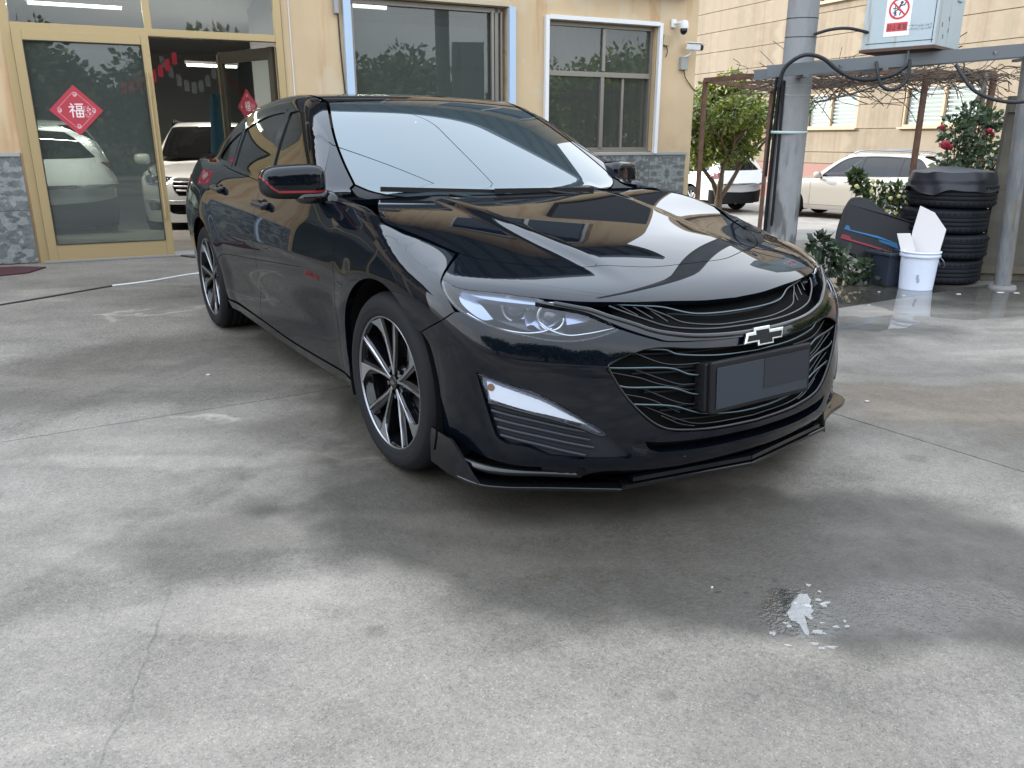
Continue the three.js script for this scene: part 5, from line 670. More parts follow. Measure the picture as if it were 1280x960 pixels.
  const out = path([[0, 0.915], [0.45, 0.935], [0.80, 0.965], [1.03, 0.985]], [[1.03, 0.985], [1.10, 0.72], [1.05, 0.45]], [[1.05, 0.45], [1.08, 0.27]], [[1.08, 0.27], [0.5, 0.25], [0, 0.25]]);
  mesh('front_bumper', panel(F, C, both(out), { holes: [both(gr), both(lo), hl, hl.map(p => [-p[0], p[1]]), fo, fo.map(p => [-p[0], p[1]])], gap: 0.002, step: st, flange: 0.04 }), paint, t);
  mesh('grille_back', panel(F, C, both(path([[0, 0.90], [1.0, 0.97]], [[1.0, 0.97], [1.0, 0.35]], [[1.0, 0.35], [0, 0.35]])), { off: -0.05, step: 0.1, flange: 0 }), M.matte, t);
  for (const y of front === 'star' ? [0.70, 0.76, 0.82] : [0.67, 0.71, 0.75, 0.79, 0.83]) mesh('grille_bar', tube(surfPath(F, C, [[-0.43 - (y - 0.7) * 0.5, y + 0.008], [0, y], [0.43 + (y - 0.7) * 0.5, y + 0.008]], -0.012), front === 'star' ? 0.014 : 0.007, 30, 8), M.silver, t);
  for (const y of [0.40, 0.44, 0.48]) mesh('grille_bar', tube(surfPath(F, C, [[-0.5, y], [0, y], [0.5, y]], -0.03), 0.006, 20, 6), M.black, t);
  if (front === 'star') { const c = solve(F, C, 0, 0.755, 0.02), em = mesh('emblem', new THREE.TorusGeometry(0.088, 0.010, 10, 40).translate(...c), M.chrome, t); mesh('emblem_face', [0, 1, 2].map(k => slab([[-0.016, 0], [0, 0.086], [0.016, 0], [0, -0.012]], 0.012, 0.003).rotateZ(k * Math.PI * 2 / 3).translate(...c)), M.chrome, em); mesh('bumper_strip', tube(surfPath(F, C, [[-0.95, 0.57], [0, 0.555], [0.95, 0.57]], 0.004), 0.009, 40, 6), M.silver, t); }
  for (const s of [1, -1]) { const f = s > 0 ? l => l : l => l.map(p => [-p[0], p[1]]), put = (n, g, m, p) => mesh(n, s > 0 ? g : mirrored(g), m, p);
    const h = new THREE.Group(); h.name = 'headlight'; t.add(h); put('lamp_bowl', panel(F, C, hl, { off: -0.04, step: 0.03, flange: 0, bump: (a, b) => 0.006 * Math.sin(a * 70) }), M.reflector, h); for (const [a, y, r] of [[0.66, 0.85, 0.045], [0.85, 0.87, 0.05]]) { const q = solve(F, C, a, y, -0.03); put('projector_lens', new THREE.SphereGeometry(r, 20, 14).scale(1, 1, 0.6).translate(...q), M.dim, h); } put('lens', panel(F, C, hl, { off: -0.001, step: st, flange: 0 }), M.lens, h);
    const q = solve(F, C, 0.79, 0.48, -0.02); put('fog_lamp', new THREE.CylinderGeometry(0.045, 0.045, 0.03, 20).rotateX(Math.PI / 2).translate(...q), M.reflector, t);
    const mi = new THREE.Group(); mi.name = 'side_mirror'; t.add(mi); put('mirror_shell', superEgg(0.12, 0.085, 0.075, 0.6, 32, 20).translate(1.05, 1.12, -0.80), paint, mi); put('mirror_arm', box(0.16, 0.04, 0.06, 0.93, 1.06, -0.80, 0.015), M.black, mi);
    for (const [z, y] of [[-1.55, 0.97], [-2.46, 0.99]]) { const x = solve(F, 'side', z, y, 0)[0]; put('door_handle', new THREE.CapsuleGeometry(0.014, 0.17, 6, 10).rotateX(Math.PI / 2).translate(x + 0.022, y, z), paint, t); }
    put('tail_lamp', panel(F, backAt(-3.0), path([[0.70, 1.13], [0.98, 1.10]], [[0.98, 1.10], [1.0, 0.94]], [[1.0, 0.94], [0.78, 0.97], [0.70, 1.13]]), { off: 0.006, step: 0.03, flange: 0.012 }), M.redLens, t);
    put('wheel_housing', splitBy(new THREE.CylinderGeometry(0.425, 0.425, 0.4, 32, 1, true).rotateZ(Math.PI / 2).translate(0.73, 0.37, 0), (x, y) => y > 0.2 ? 'a' : 'b').a, M.matte, t); put('wheel_housing', splitBy(new THREE.CylinderGeometry(0.425, 0.425, 0.4, 32, 1, true).rotateZ(Math.PI / 2).translate(0.73, 0.37, -2.8), (x, y) => y > 0.2 ? 'a' : 'b').a, M.matte, t);
  }
  const rw = [[0.74, 1.19], [0.70, 1.50], [0.60, 1.56], [0, 1.58]];
  mesh('tailgate', panel(F, backAt(-3.0), both([[0, 1.66], [0.70, 1.62], [0.92, 1.30], [1.02, 1.10], [1.02, 0.36], [0, 0.36]]), { holes: [both(path([[0, 1.17], [0.55, 1.175], [0.70, 1.19]], [[0.70, 1.19], [0.66, 1.42], [0.60, 1.52]], [[0.60, 1.52], [0, 1.545]]))], step: 0.06, off: -0.004, flange: 0.02 }), paint, t);
  mesh('rear_window', panel(F, backAt(-3.0), both(path([[0, 1.17], [0.55, 1.175], [0.70, 1.19]], [[0.70, 1.19], [0.66, 1.42], [0.60, 1.52]], [[0.60, 1.52], [0, 1.545]])), { step: 0.06, off: -0.010, flange: 0 }), glass, t);
  mesh('rear_bumper', panel(F, backAt(-3.0), both([[0, 0.58], [0.6, 0.60], [1.0, 0.66], [1.02, 0.30], [0, 0.27]]), { off: 0.012, step: 0.08, flange: 0.02 }), clad, t);
  if (plate) { const p = mesh('number_plate', box(0.44, 0.14, 0.012, 0, 0.90, -3.93, 0.004), plate, t); mesh('plate_mark', [0, 1, 2, 3, 4, 5].map(i => box(0.03, 0.06, 0.003, -0.15 + i * 0.06 + (i > 1 ? 0.02 : 0), 0.90, -3.9375)), std(0.55, 0.6, 0.7, 0.6), p); mesh('tailgate_grip', box(0.62, 0.03, 0.02, 0, 1.0, -3.905, 0.006), M.chrome, t); }
  mesh('underbody', [box(1.3, 0.1, 4.5, 0, 0.30, -1.45), box(1.75, 0.1, 1.9, 0, 0.30, -1.4)], M.matte, t); mesh('cabin', [box(1.5, 0.5, 0.35, 0, 0.85, -0.85), ...[[0.38, -1.8], [-0.38, -1.8], [0.38, -2.7], [-0.38, -2.7]].map(([x, z]) => box(0.5, 0.75, 0.16, x, 0.95, z, 0.05)), box(1.6, 0.05, 2.6, 0, 0.42, -2.0)], M.cloth, t);
  for (const s of [1, -1]) for (const z of [0, -2.8]) { const w = new THREE.Group(); w.name = 'wheel'; w.position.set(s * 0.81, 0.365, z); if (s < 0) w.rotation.y = Math.PI; t.add(w); const la = (p, n = 48) => new THREE.LatheGeometry(p.map(v => new THREE.Vector2(...v)), n).rotateZ(-Math.PI / 2); mesh('tyre', la([[0.245, -0.11], [0.30, -0.125], [0.35, -0.10], [0.365, -0.07], [0.366, 0.07], [0.35, 0.10], [0.30, 0.125], [0.245, 0.11]]), M.rubber, w); mesh('rim', [la([[0.248, 0.108], [0.235, 0.10], [0.225, 0.04], [0.21, -0.05]]), la([[0, 0.09], [0.05, 0.088], [0.06, 0.05]]), ...Array.from({ length: 10 }, (_, k) => box(0.03, 0.19, 0.028, 0.075, 0.145, 0, 0.006).rotateX(k * Math.PI / 5))], M.silver, w); mesh('brake_disc', la([[0.05, 0.02], [0.16, 0.02], [0.16, -0.01]]), M.disc, w); }
  return t;
}
const paintC = (r, g, b, metal = 0.35) => phys(r, g, b, 0.35, { metalness: metal, clearcoat: 1, clearcoatRoughness: 0.04 });
// ---------- street side ----------
const leafGeo = (() => { const g = new THREE.BufferGeometry(); g.setAttribute('position', new THREE.Float32BufferAttribute([0, 0, 0, -0.32, 0.5, 0.06, 0, 0.5, -0.03, 0.32, 0.5, 0.06, 0, 1, 0.05], 3)); g.setIndex([0, 2, 1, 0, 3, 2, 1, 2, 4, 2, 3, 4]); g.computeVertexNormals(); return g; })();
function foliage(name, parent, n, seed, place, size, cols, extra = {}) { // many small leaves; place(r) gives a point and the way out of the crown
  const r = rng(seed), mat = new THREE.MeshPhysicalMaterial({ color: 0xffffff, roughness: 0.55, side: THREE.DoubleSide, transmission: extra.t ?? 0.35, thickness: 0 }), im = new THREE.InstancedMesh(extra.geo ?? leafGeo, mat, n), m = new THREE.Matrix4(), q = new THREE.Quaternion(), c = new THREE.Color();
  for (let i = 0; i < n; i++) { const [p, d] = place(r); const dir = V(d[0] + (r() - 0.5) * 1.4, d[1] + (r() - 0.5) * 1.4 - 0.15, d[2] + (r() - 0.5) * 1.4).normalize(); q.setFromUnitVectors(V(0, 1, 0), dir); q.multiply(new THREE.Quaternion().setFromAxisAngle(V(0, 1, 0), r() * 6.28)); const s = size * (0.6 + 0.8 * r()); m.compose(V(...p), q, V(s, s, s)); im.setMatrixAt(i, m); const k = cols[Math.floor(r() * cols.length)], b = 0.7 + 0.6 * r(); im.setColorAt(i, c.setRGB(k[0] * b, k[1] * b, k[2] * b)); }
  im.name = name; im.castShadow = im.receiveShadow = true; im.userData.kind = 'stuff'; parent.add(im); return im;
}
const GREEN = [[0.055, 0.10, 0.022], [0.075, 0.13, 0.025], [0.04, 0.075, 0.02], [0.10, 0.15, 0.03]];
const barkMat = std(0.10, 0.075, 0.05, 0.95);
function tree(name, label, pos, { h = 2.6, r = 1.0, trunk = 0.09, fork = 0.5, n = 9000, seed = 1, leaf = 0.07, cols = GREEN, base = 0.9, group, spread = 1, low = 0, t: lt = 0.35 } = {}) {
  const t = thing(name, label, 'tree', pos, 0, group), q = rng(seed * 77 + 5), tips = [], limbs = [new THREE.CylinderGeometry(trunk * 0.85, trunk * 1.2, fork + 0.05, 12).translate(0, fork / 2, 0)];
  const grow = (p, d, len, rad, k) => { const e = [p[0] + d[0] * len, p[1] + d[1] * len, p[2] + d[2] * len], mid = [(p[0] + e[0]) / 2 + (q() - 0.5) * len * 0.18, (p[1] + e[1]) / 2, (p[2] + e[2]) / 2 + (q() - 0.5) * len * 0.18]; limbs.push(rod(p, mid, rad, rad * 0.85, 8), rod(mid, e, rad * 0.85, rad * 0.65, 8)); if (k < 2) tips.push([e, len]); if (k > 0) { const c = k > 2 ? 3 : 2 + (q() > 0.4 ? 1 : 0); for (let i = 0; i < c; i++) { const a = q() * 6.28, s = (0.45 + 0.45 * q()) * spread; let nd = [d[0] + Math.cos(a) * s, d[1] * 0.9 + 0.15, d[2] + Math.sin(a) * s]; const l = Math.hypot(...nd); grow(e, nd.map(v => v / l), len * (0.62 + 0.2 * q()), rad * 0.62, k - 1); } } };
  for (let i = 0; i < 4; i++) { const a = i * 1.57 + q() * 0.8, s = (0.55 + 0.2 * q()) * spread, d = [Math.cos(a) * s, 0.8, Math.sin(a) * s], l = Math.hypot(...d); grow([0, fork, 0], d.map(v => v / l), (h - fork) * 0.34, trunk * 0.6, 3); }
  mesh('trunk', limbs, barkMat, t);
  const cl = []; for (let i = 0; i < 70; i++) { const a = q() * 6.28, u = q(), el = Math.acos(1 - 1.5 * u), rr = 0.55 + 0.45 * q(); cl.push([Math.cos(a) * Math.sin(el) * rr * r, base + (h - base) * 0.42 + Math.cos(el) * rr * (h - base) * 0.56, Math.sin(a) * Math.sin(el) * rr * r, r * (0.14 + 0.16 * q())]); }
  foliage('crown', t, n, seed, g => { let c; if (g() < 0.35 && tips.length) { const k = tips[Math.floor(g() * tips.length)]; c = [...k[0], r * 0.22]; } else c = cl[Math.floor(g() * cl.length)]; const a = g() * 6.28, z = g() * 2 - 1, w = Math.sqrt(1 - z * z), rr = c[3] * Math.pow(g(), 0.4); return [[c[0] + Math.cos(a) * w * rr, Math.max(low + 0.12 * g(), c[1] + z * rr), c[2] + Math.sin(a) * w * rr], [Math.cos(a) * w, z * 0.7, Math.sin(a) * w]]; }, leaf, cols, { t: lt });
  return t;
}
// far building across the street
{
  const T = R(-65), O = [11.9, -0.9, -25.2], b = thing('office_building', 'pale beige building with grooved walls and blind covered windows across the street', 'building', O, T);
  const wins = FARWIN, holes = wins.map(w => rect(...w));
  const wall = std(1, 1, 1, 0.9, 0, { map: plasterTex(11, [0.315, 0.262, 0.19], 0.5, 0.06) }); const base = std(0.27, 0.15, 0.125, 0.85);
  // courses of cladding with recessed joints, cut round the windows
  mesh('wall_core', slab(rect(-30, 0, 22, 11), 0.3, 0, holes).translate(0, 0, -0.33), std(0.30, 0.22, 0.15, 0.9), b);
  const ys = [1.32]; for (let y = 1.695; y < 11; y += 0.735) ys.push(y); ys.push(11);
  for (let i = 0; i < ys.length - 1; i++) { const y0 = ys[i] + 0.012, y1 = ys[i + 1] - 0.012; const cuts = wins.filter(w => w[1] < y1 - 0.001 && w[3] > y0 + 0.001).sort((p, q) => p[0] - q[0]); let x = -30; const g = []; for (const w of cuts) { g.push([x, w[0], y0, y1]); const a = Math.max(y0, w[1]), c = Math.min(y1, w[3]); if (a > y0 + 0.001) g.push([w[0], w[2], y0, a]); if (c < y1 - 0.001) g.push([w[0], w[2], c, y1]); x = w[2]; } g.push([x, 22, y0, y1]); mesh('cladding_course', g.map(q => box(q[1] - q[0], q[3] - q[2], 0.04, (q[0] + q[1]) / 2, (q[2] + q[3]) / 2, -0.01)), wall, b); }
  mesh('plinth', box(52, 1.31, 0.10, -4, 0.655, 0.0), base, b);
  mesh('side_wall', [box(0.3, 11, 12, -30, 5.5, -6), box(0.3, 11, 12, 22, 5.5, -6), box(52.6, 0.3, 12.6, -4, 11.1, -6)], wall, b);
  const frame = std(0.42, 0.31, 0.20, 0.6), slat = std(0.62, 0.60, 0.56, 0.6);
  wins.forEach((w, i) => { const [x0, y0, x1, y1] = w, m = (x0 + x1) / 2 + (i === 1 ? 0.05 : -0.04); const o = mesh('window', [box(0.07, y1 - y0, 0.12, x0 + 0.035, (y0 + y1) / 2, -0.07), box(0.07, y1 - y0, 0.12, x1 - 0.035, (y0 + y1) / 2, -0.07), box(x1 - x0 - 0.14, 0.07, 0.12, (x0 + x1) / 2, y1 - 0.035, -0.07), box(x1 - x0 - 0.14, 0.07, 0.12, (x0 + x1) / 2, y0 + 0.035, -0.07), box(0.07, y1 - y0 - 0.14, 0.12, m, (y0 + y1) / 2, -0.07)], frame, b); mesh('pane', box(x1 - x0 - 0.14, y1 - y0 - 0.14, 0.01, (x0 + x1) / 2, (y0 + y1) / 2, -0.10), S.glass, o); if (i < 2) { const n = 8; for (let k = 0; k < n; k++) { const h = (y1 - y0 - 0.2) / n; mesh('blind_slat', box(x1 - x0 - 0.16, h * 0.74, 0.012, 0, 0, 0).rotateX(0.2).translate((x0 + x1) / 2, y0 + 0.12 + h * (k + 0.5), -0.17), slat, o); } } else mesh('room', box(x1 - x0, y1 - y0, 0.05, (x0 + x1) / 2, (y0 + y1) / 2, -0.3), S.dark, o); mesh('window_sill', box(x1 - x0 + 0.1, 0.05, 0.14, (x0 + x1) / 2, y0 - 0.027, 0.06), frame, o); });
}
// vehicles
const suvA = makeSuv('parked_suv', 'champagne coloured suv parked along the beige building', SUV_A.pos, SUV_A.yaw, paintC(0.38, 0.35, 0.30), { clad: paintC(0.32, 0.295, 0.26) });
const suvB = makeSuv('parked_suv', 'white suv seen from behind with blue number plate, behind the tree', SUV_B.pos, SUV_B.yaw, paintC(0.60, 0.60, 0.60, 0.0), { plate: std(0.02, 0.07, 0.36, 0.4) });
const suvC = makeSuv('shop_suv', 'white suv with star emblem parked nose out inside the shop', [...inShop(1.98, -0.22, -4.3)], R(25) - 0.16, paintC(0.72, 0.71, 0.68, 0.0), { front: 'star' });
const suvD = makeSuv('shop_suv', 'silver car with its tail towards the closed glass door', [...inShop(-0.85, -0.22, -6.9)], R(35) + Math.PI, paintC(0.55, 0.56, 0.58, 0.5), {});
// tree in front of the white suv
tree('small_tree', 'small leafy tree with forked trunk between the shop corner and the concrete pole', [4.02, groundY(-15.8) - 0.02, -15.8], { h: 2.92, r: 0.66, spread: 0.7, trunk: 0.085, fork: 0.62, n: 17000, seed: 3, leaf: 0.085, base: 1.0, low: 0.86, t: 0.6, cols: [[0.20, 0.26, 0.03], [0.26, 0.31, 0.035], [0.11, 0.17, 0.03], [0.36, 0.38, 0.05]] });
// rusty pergola with dry vine
{
  const rust = std(1, 1, 1, 0.9, 0, { map: tex(128, 128, (u, v) => { const a = fbm(u * 14, v * 14, 4), q = 0.05 + 0.06 * a; return [toS(q * 1.6), toS(q * 0.85), toS(q * 0.55)]; }) });
  const p = thing('pergola', 'low rusty pergola frame of thin steel posts and rails', 'pergola', [0, 0, 0]), H = 1.87;
  const posts = [[2.285, -10.0], [3.70, -12.0], [4.40, -9.0], [5.12, -9.0], [3.15, -8.6]];
  posts.forEach(([x, z], i) => i < 4 && mesh('post', bar([x, groundY(z), z], [x, H, z], 0.05, 0.05), rust, p));
  for (const [a, b] of [[0, 1], [1, 3], [0, 4], [4, 2], [2, 3]]) mesh('rail', bar([posts[a][0], H, posts[a][1]], [posts[b][0], H + 0.002 * a, posts[b][1]], 0.05, 0.05), rust, p);
  mesh('rail', bar([2.5, H + 0.03, -9.7], [4.9, H + 0.03, -9.2], 0.035, 0.035), rust, p); mesh('rail', bar([3.0, H + 0.03, -10.9], [5.0, H + 0.03, -9.9], 0.035, 0.035), rust, p);
  const q = rng(91), tw = []; const v = thing('dry_vine', 'bare tangled vine stems lying over the pergola rails', 'vine', [0, 0, 0]);
  for (let i = 0; i < 330; i++) { const t = q(), band = q(); let x = 2.95 + t * 2.3, z = -9.7 + (band - 0.5) * 1.5 + t * 0.5, y = H + 0.0 + (q() - 0.6) * 0.16; const a = (q() - 0.5) * 1.6, L = 0.2 + q() * 0.45, pts = []; let dx = Math.cos(a) * (q() > 0.5 ? 1 : -1), dz = Math.sin(a) * 0.6, dy = (q() - 0.6) * 0.4; for (let k = 0; k < 5; k++) { pts.push([x, y, z]); x += dx * L / 4; y += dy * L / 4 + (q() - 0.5) * 0.07; z += dz * L / 4 + (q() - 0.5) * 0.07; dy += (q() - 0.55) * 1.2; dx += (q() - 0.5) * 1.1; dz += (q() - 0.5) * 1.1; } tw.push(tube(pts, 0.003 + 0.006 * q() * q(), 10, 5)); }
  for (let i = 0; i < 22; i++) { const x = 2.3 + q() * 2.9, z = -9.9 + q() * 0.8; tw.push(tube([[x, H, z], [x + (q() - 0.5) * 0.15, H + 0.08 * q() + 0.03, z], [x + (q() - 0.5) * 0.25, H + 0.06 + 0.14 * q(), z + 0.1 * q()]], 0.003, 6, 4)); }
  const tm = mesh('vine_stems', tw, std(0.085, 0.062, 0.045, 0.95), v); tm.userData.kind = 'stuff';
  mesh('main_stem', [tube([[4.86, groundY(-8.6), -8.6], [4.80, 0.6, -8.6], [4.76, 1.15, -8.62], [4.83, 1.5, -8.65], [4.90, 1.75, -8.8], [4.80, 1.9, -9.0]], 0.028, 40, 8), tube([[4.76, 1.15, -8.62], [4.70, 1.45, -8.6], [4.86, 1.70, -8.7], [4.98, 1.86, -8.9]], 0.02, 30, 8), tube([[4.3, 1.86, -9.0], [4.0, 1.78, -9.0], [3.6, 1.66, -9.0], [3.25, 1.58, -9.0]], 0.012, 30, 6)], std(0.095, 0.075, 0.06, 0.95), v);
}
// concrete pole with conduit
{
  const pm = std(1, 1, 1, 0.85, 0, { map: tex(512, 1024, (u, v) => { const a = fbm(u * 5, v * 22, 4), b = fbm(u * 26, v * 90, 3), y = v * 8, st = ss(0.50, 0.66, fbm(u * 9 + 3, y * 3.5, 4)) * ss(0.95, 0.25, Math.abs(y - 0.45)); let q = 0.24 + 0.05 * (a - 0.5) + 0.05 * (b - 0.5); q *= 1 - 0.55 * st; return [toS(q), toS(q * 1.0), toS(q * 0.985)]; }) });
  const p = thing('utility_pole', 'round grey concrete pole with a dark stain near its foot', 'pole', [2.335, 0, -6.95]);
  mesh('pole_shaft', new THREE.CylinderGeometry(0.105, 0.128, 8, 48, 8).translate(0, 4, 0), pm, p);
  mesh('conduit', [tube([[-0.150, 0, 0.02], [-0.150, 0.9, 0.02], [-0.142, 1.69, 0.03]], 0.016, 30, 8), tube([[-0.115, 0.5, 0.07], [-0.118, 1.2, 0.07], [-0.12, 1.66, 0.06]], 0.011, 30, 8), tube([[-0.17, 0.9, -0.03], [-0.165, 1.3, -0.03], [-0.155, 1.7, -0.02]], 0.012, 20, 8)], M.black, p);
  mesh('pale_tie', new THREE.TorusGeometry(0.127, 0.007, 8, 48).rotateX(Math.PI / 2 + 0.02).scale(1.12, 1.6, 1).translate(-0.018, 1.26, 0), std(0.42, 0.50, 0.47, 0.6), p);
  for (const y of [1.99, 2.13]) mesh('band', new THREE.TorusGeometry(0.121, 0.004, 6, 48).rotateX(Math.PI / 2 + 0.06).translate(0, y, 0), S.dark, p); for (const [y, t] of [[1.57, 0.25], [1.60, -0.2], [1.55, 0.05]]) mesh('wire_wrap', new THREE.TorusGeometry(0.124, 0.0025, 5, 48).rotateX(Math.PI / 2 + t).translate(0, y, 0), std(0.35, 0.36, 0.36, 0.5), p);
  mesh('pole_joint', new THREE.TorusGeometry(0.1265, 0.003, 6, 48).rotateX(Math.PI / 2).translate(0, 0.31, 0), S.dark, p);
}
// steel post, beam, cabinet
{
  const galv = std(1, 1, 1, 0.55, 0.25, { map: tex(256, 512, (u, v) => { const a = fbm(u * 7, v * 16, 4), b = fbm(u * 30 + 4, v * 30, 3), q = 0.19 + 0.10 * (a - 0.5) + 0.07 * (b - 0.5); const r = ss(0.62, 0.72, fbm(u * 9 + 40, v * 9, 4)); return [toS(q * (1 + 0.05 * r)), toS(q * (1.02 - 0.12 * r)), toS(q * (1.04 - 0.28 * r))]; }) });
  const sp = thing('steel_post', 'galvanised round steel post leaning at the right behind the tyres', 'post', [4.15, 0, -6.65]); mesh('post_shaft', rod([0, -0.02, 0], [-0.19, 2.05, 0.12], 0.062, 0.060, 32), galv, sp); mesh('base_plate', new THREE.CylinderGeometry(0.10, 0.11, 0.03, 24).translate(0, 0.01, 0), std(0.2, 0.19, 0.18, 0.9), sp);
  const steel = std(0.13, 0.14, 0.145, 0.6, 0.2);
  const bm = thing('steel_beam', 'grey steel channel beam clamped across the concrete pole', 'beam', [0, 0, 0]); const A = [2.02, 1.715, -6.72], B = [5.6, 1.965, -6.08];
  const off = (p, y, z) => [p[0], p[1] + y, p[2] + z]; mesh('channel', [bar(off(A, 0, 0.0), off(B, 0, 0.0), 0.008, 0.09), bar(off(A, 0.041, -0.022), off(B, 0.041, -0.022), 0.05, 0.008), bar(off(A, -0.041, -0.022), off(B, -0.041, -0.022), 0.05, 0.008)], steel, bm); mesh('channel', [bar(off(A, 0, -0.36), off(B, 0, -0.36), 0.008, 0.08), bar(off(A, 0.037, -0.385), off(B, 0.037, -0.385), 0.05, 0.007)], steel, bm);
  for (const x of [0.08, 0.24, 0.55]) { const t = x; const P = [mix(A[0], B[0], t), mix(A[1], B[1], t), mix(A[2], B[2], t)]; mesh('cross_tie', bar([P[0], P[1] - 0.055, P[2] + 0.02], [P[0], P[1] - 0.055, P[2] - 0.40], 0.04, 0.02), steel, bm); }
  mesh('bolt', [0.15, 0.45, 0.62].map(t => new THREE.CylinderGeometry(0.012, 0.012, 0.012, 6).rotateX(Math.PI / 2).translate(mix(A[0], B[0], t), mix(A[1], B[1], t), mix(A[2], B[2], t) + 0.009)), M.dim, bm); mesh('hanger', [box(0.008, 0.2, 0.03, 3.02, 1.80, -6.52), box(0.09, 0.03, 0.05, 3.02, 1.70, -6.5)], steel, bm);
  // cabinet
  const cm = std(1, 1, 1, 0.45, 0.1, { map: (() => { const t = tex(512, 512, (u, v) => { const a = fbm(u * 3 + 5, v * 3, 4), b = fbm(u * 14, v * 3 + 7, 4), rs = ss(0.58, 0.72, fbm(u * 13 + 11, v * 0.9 + 3, 4)) * 0.8, rb = ss(0.16, 0.0, v + 0.12 * (b - 0.5)) * ss(0.35, 0.6, b); let c = [0.39, 0.45, 0.465].map(q => q * (1 + 0.12 * (a - 0.5))); const k = clamp(rs * ss(0.5, 0.7, fbm(u * 2.2 + 8, 0.5, 3)) + rb * 0.8); return [toS(mix(c[0], 0.26, k * 0.8)), toS(mix(c[1], 0.19, k * 0.8)), toS(mix(c[2], 0.11, k * 0.8))]; }); return t; })() });
  const Lw = 0.54, Rw = 0.56, cab = thing('electric_cabinet', 'rusty pale blue metal cabinet with a prohibition sign standing on the steel beam', 'cabinet', [3.14, 1.875, -6.38], R(45)); // corner towards the camera; front runs to local -z, side to +x ... built in local axes
  mesh('cabinet_body', box(Rw, 0.95, Lw, Rw / 2, 0.475, -Lw / 2, 0.006), cm, cab); mesh('cabinet_base', box(Rw + 0.02, 0.02, Lw + 0.02, Rw / 2, -0.011, -Lw / 2), std(0.10, 0.055, 0.04, 0.9), cab); mesh('door_seam', [box(0.004, 0.9, 0.004, -0.001, 0.47, -0.02), box(0.004, 0.004, 0.5, -0.001, 0.04, -0.26)], S.dark, cab);
  for (const [x, y] of [[0.18, 0.36], [0.42, 0.34]]) for (let i = 0; i < 5; i++) mesh('louvre', box(0.085, 0.012, 0.012, x, y + i * 0.045, 0.004, 0.003), std(0.25, 0.31, 0.34, 0.5), cab);
  mesh('chipped_paint', [[0.12, 0.15], [0.26, 0.12], [0.25, 0.2], [0.16, 0.07]].map(([x, y]) => box(0.014, 0.03, 0.003, x, y, 0.0005)), std(0.12, 0.12, 0.12, 0.8), cab);
  const c = document.createElement('canvas'); c.width = 256; c.height = 384; const k = c.getContext('2d'); k.fillStyle = '#e9e6e6'; k.fillRect(0, 0, 256, 384); k.strokeStyle = '#c23038'; k.lineWidth = 20; k.beginPath(); k.arc(128, 125, 92, 0, 7); k.stroke(); k.fillStyle = '#2a3040'; k.strokeStyle = '#2a3040'; k.beginPath(); k.arc(150, 70, 15, 0, 7); k.fill(); k.lineWidth = 20; k.lineCap = 'round'; const P = (...l) => { k.beginPath(); l.forEach(([x, y], i) => i ? k.lineTo(x, y) : k.moveTo(x, y)); k.stroke(); }; P([140, 92], [118, 130]); k.lineWidth = 12; P([142, 98], [178, 92], [186, 74]); P([118, 130], [148, 146], [140, 184]); P([112, 132], [92, 150], [104, 186]); k.lineWidth = 9; P([88, 96], [88, 196]); P([70, 120], [104, 120]); P([70, 160], [104, 160]); k.strokeStyle = '#c23038'; k.lineWidth = 17; P([64, 62], [192, 188]);
  k.fillStyle = '#bf3a3f'; k.fillRect(24, 255, 208, 84); k.strokeStyle = '#3a2426'; k.lineWidth = 5; k.lineCap = 'butt'; // four characters: no climbing
  const ch = (x, l) => { for (const s of l) P(...s.map(([a, b]) => [x + a * 0.44, 268 + b * 0.58])); };
  ch(30, [[[10, 20], [45, 20]], [[27, 5], [27, 45]], [[27, 22], [10, 42]], [[55, 20], [92, 20]], [[73, 5], [73, 45]], [[73, 22], [92, 42]], [[20, 55], [82, 55]], [[8, 72], [94, 72]], [[50, 72], [50, 98]], [[30, 82], [20, 95]], [[70, 82], [82, 95]]]);
  ch(80, [[[50, 5], [50, 92]], [[50, 45], [85, 45]], [[22, 40], [22, 92]], [[6, 93], [95, 93]]]);
  ch(130, [[[10, 15], [42, 15]], [[26, 4], [26, 44]], [[58, 15], [92, 15]], [[75, 4], [75, 44]], [[38, 10], [62, 40]], [[62, 10], [38, 40]], [[6, 52], [95, 52]], [[50, 52], [8, 85]], [[50, 52], [92, 85]], [[30, 72], [70, 72]], [[20, 85], [80, 85]], [[50, 62], [50, 98]]]);
  ch(180, [[[10, 12], [40, 12], [30, 36]], [[10, 22], [46, 44]], [[60, 8], [90, 40]], [[84, 8], [56, 40]], [[25, 50], [76, 50]], [[32, 60], [70, 60], [70, 76], [32, 76], [32, 60]], [[30, 82], [38, 92]], [[70, 82], [62, 92]], [[6, 97], [95, 97]]]);
  const ct = new THREE.CanvasTexture(c); ct.colorSpace = THREE.SRGBColorSpace; mesh('warning_sign', new THREE.PlaneGeometry(0.19, 0.285).rotateY(-Math.PI / 2).translate(-0.0022, 0.225, -0.285), std(1, 1, 1, 0.5, 0, { map: ct }), cab);
  const c2 = document.createElement('canvas'); c2.width = 256; c2.height = 64; const k2 = c2.getContext('2d'); k2.clearRect(0, 0, 256, 64); k2.strokeStyle = 'rgba(70,75,78,1)'; k2.lineWidth = 2.4; const q = rng(7); for (const y of [6, 36]) for (let i = 0; i < 11; i++) for (let s = 0; s < 4; s++) { const x = 6 + i * 22, a = x + q() * 15, b = y + q() * 20; k2.beginPath(); k2.moveTo(a, b); if (q() > 0.5) k2.lineTo(a + 10, b); else k2.lineTo(a, b + 8); k2.stroke(); }
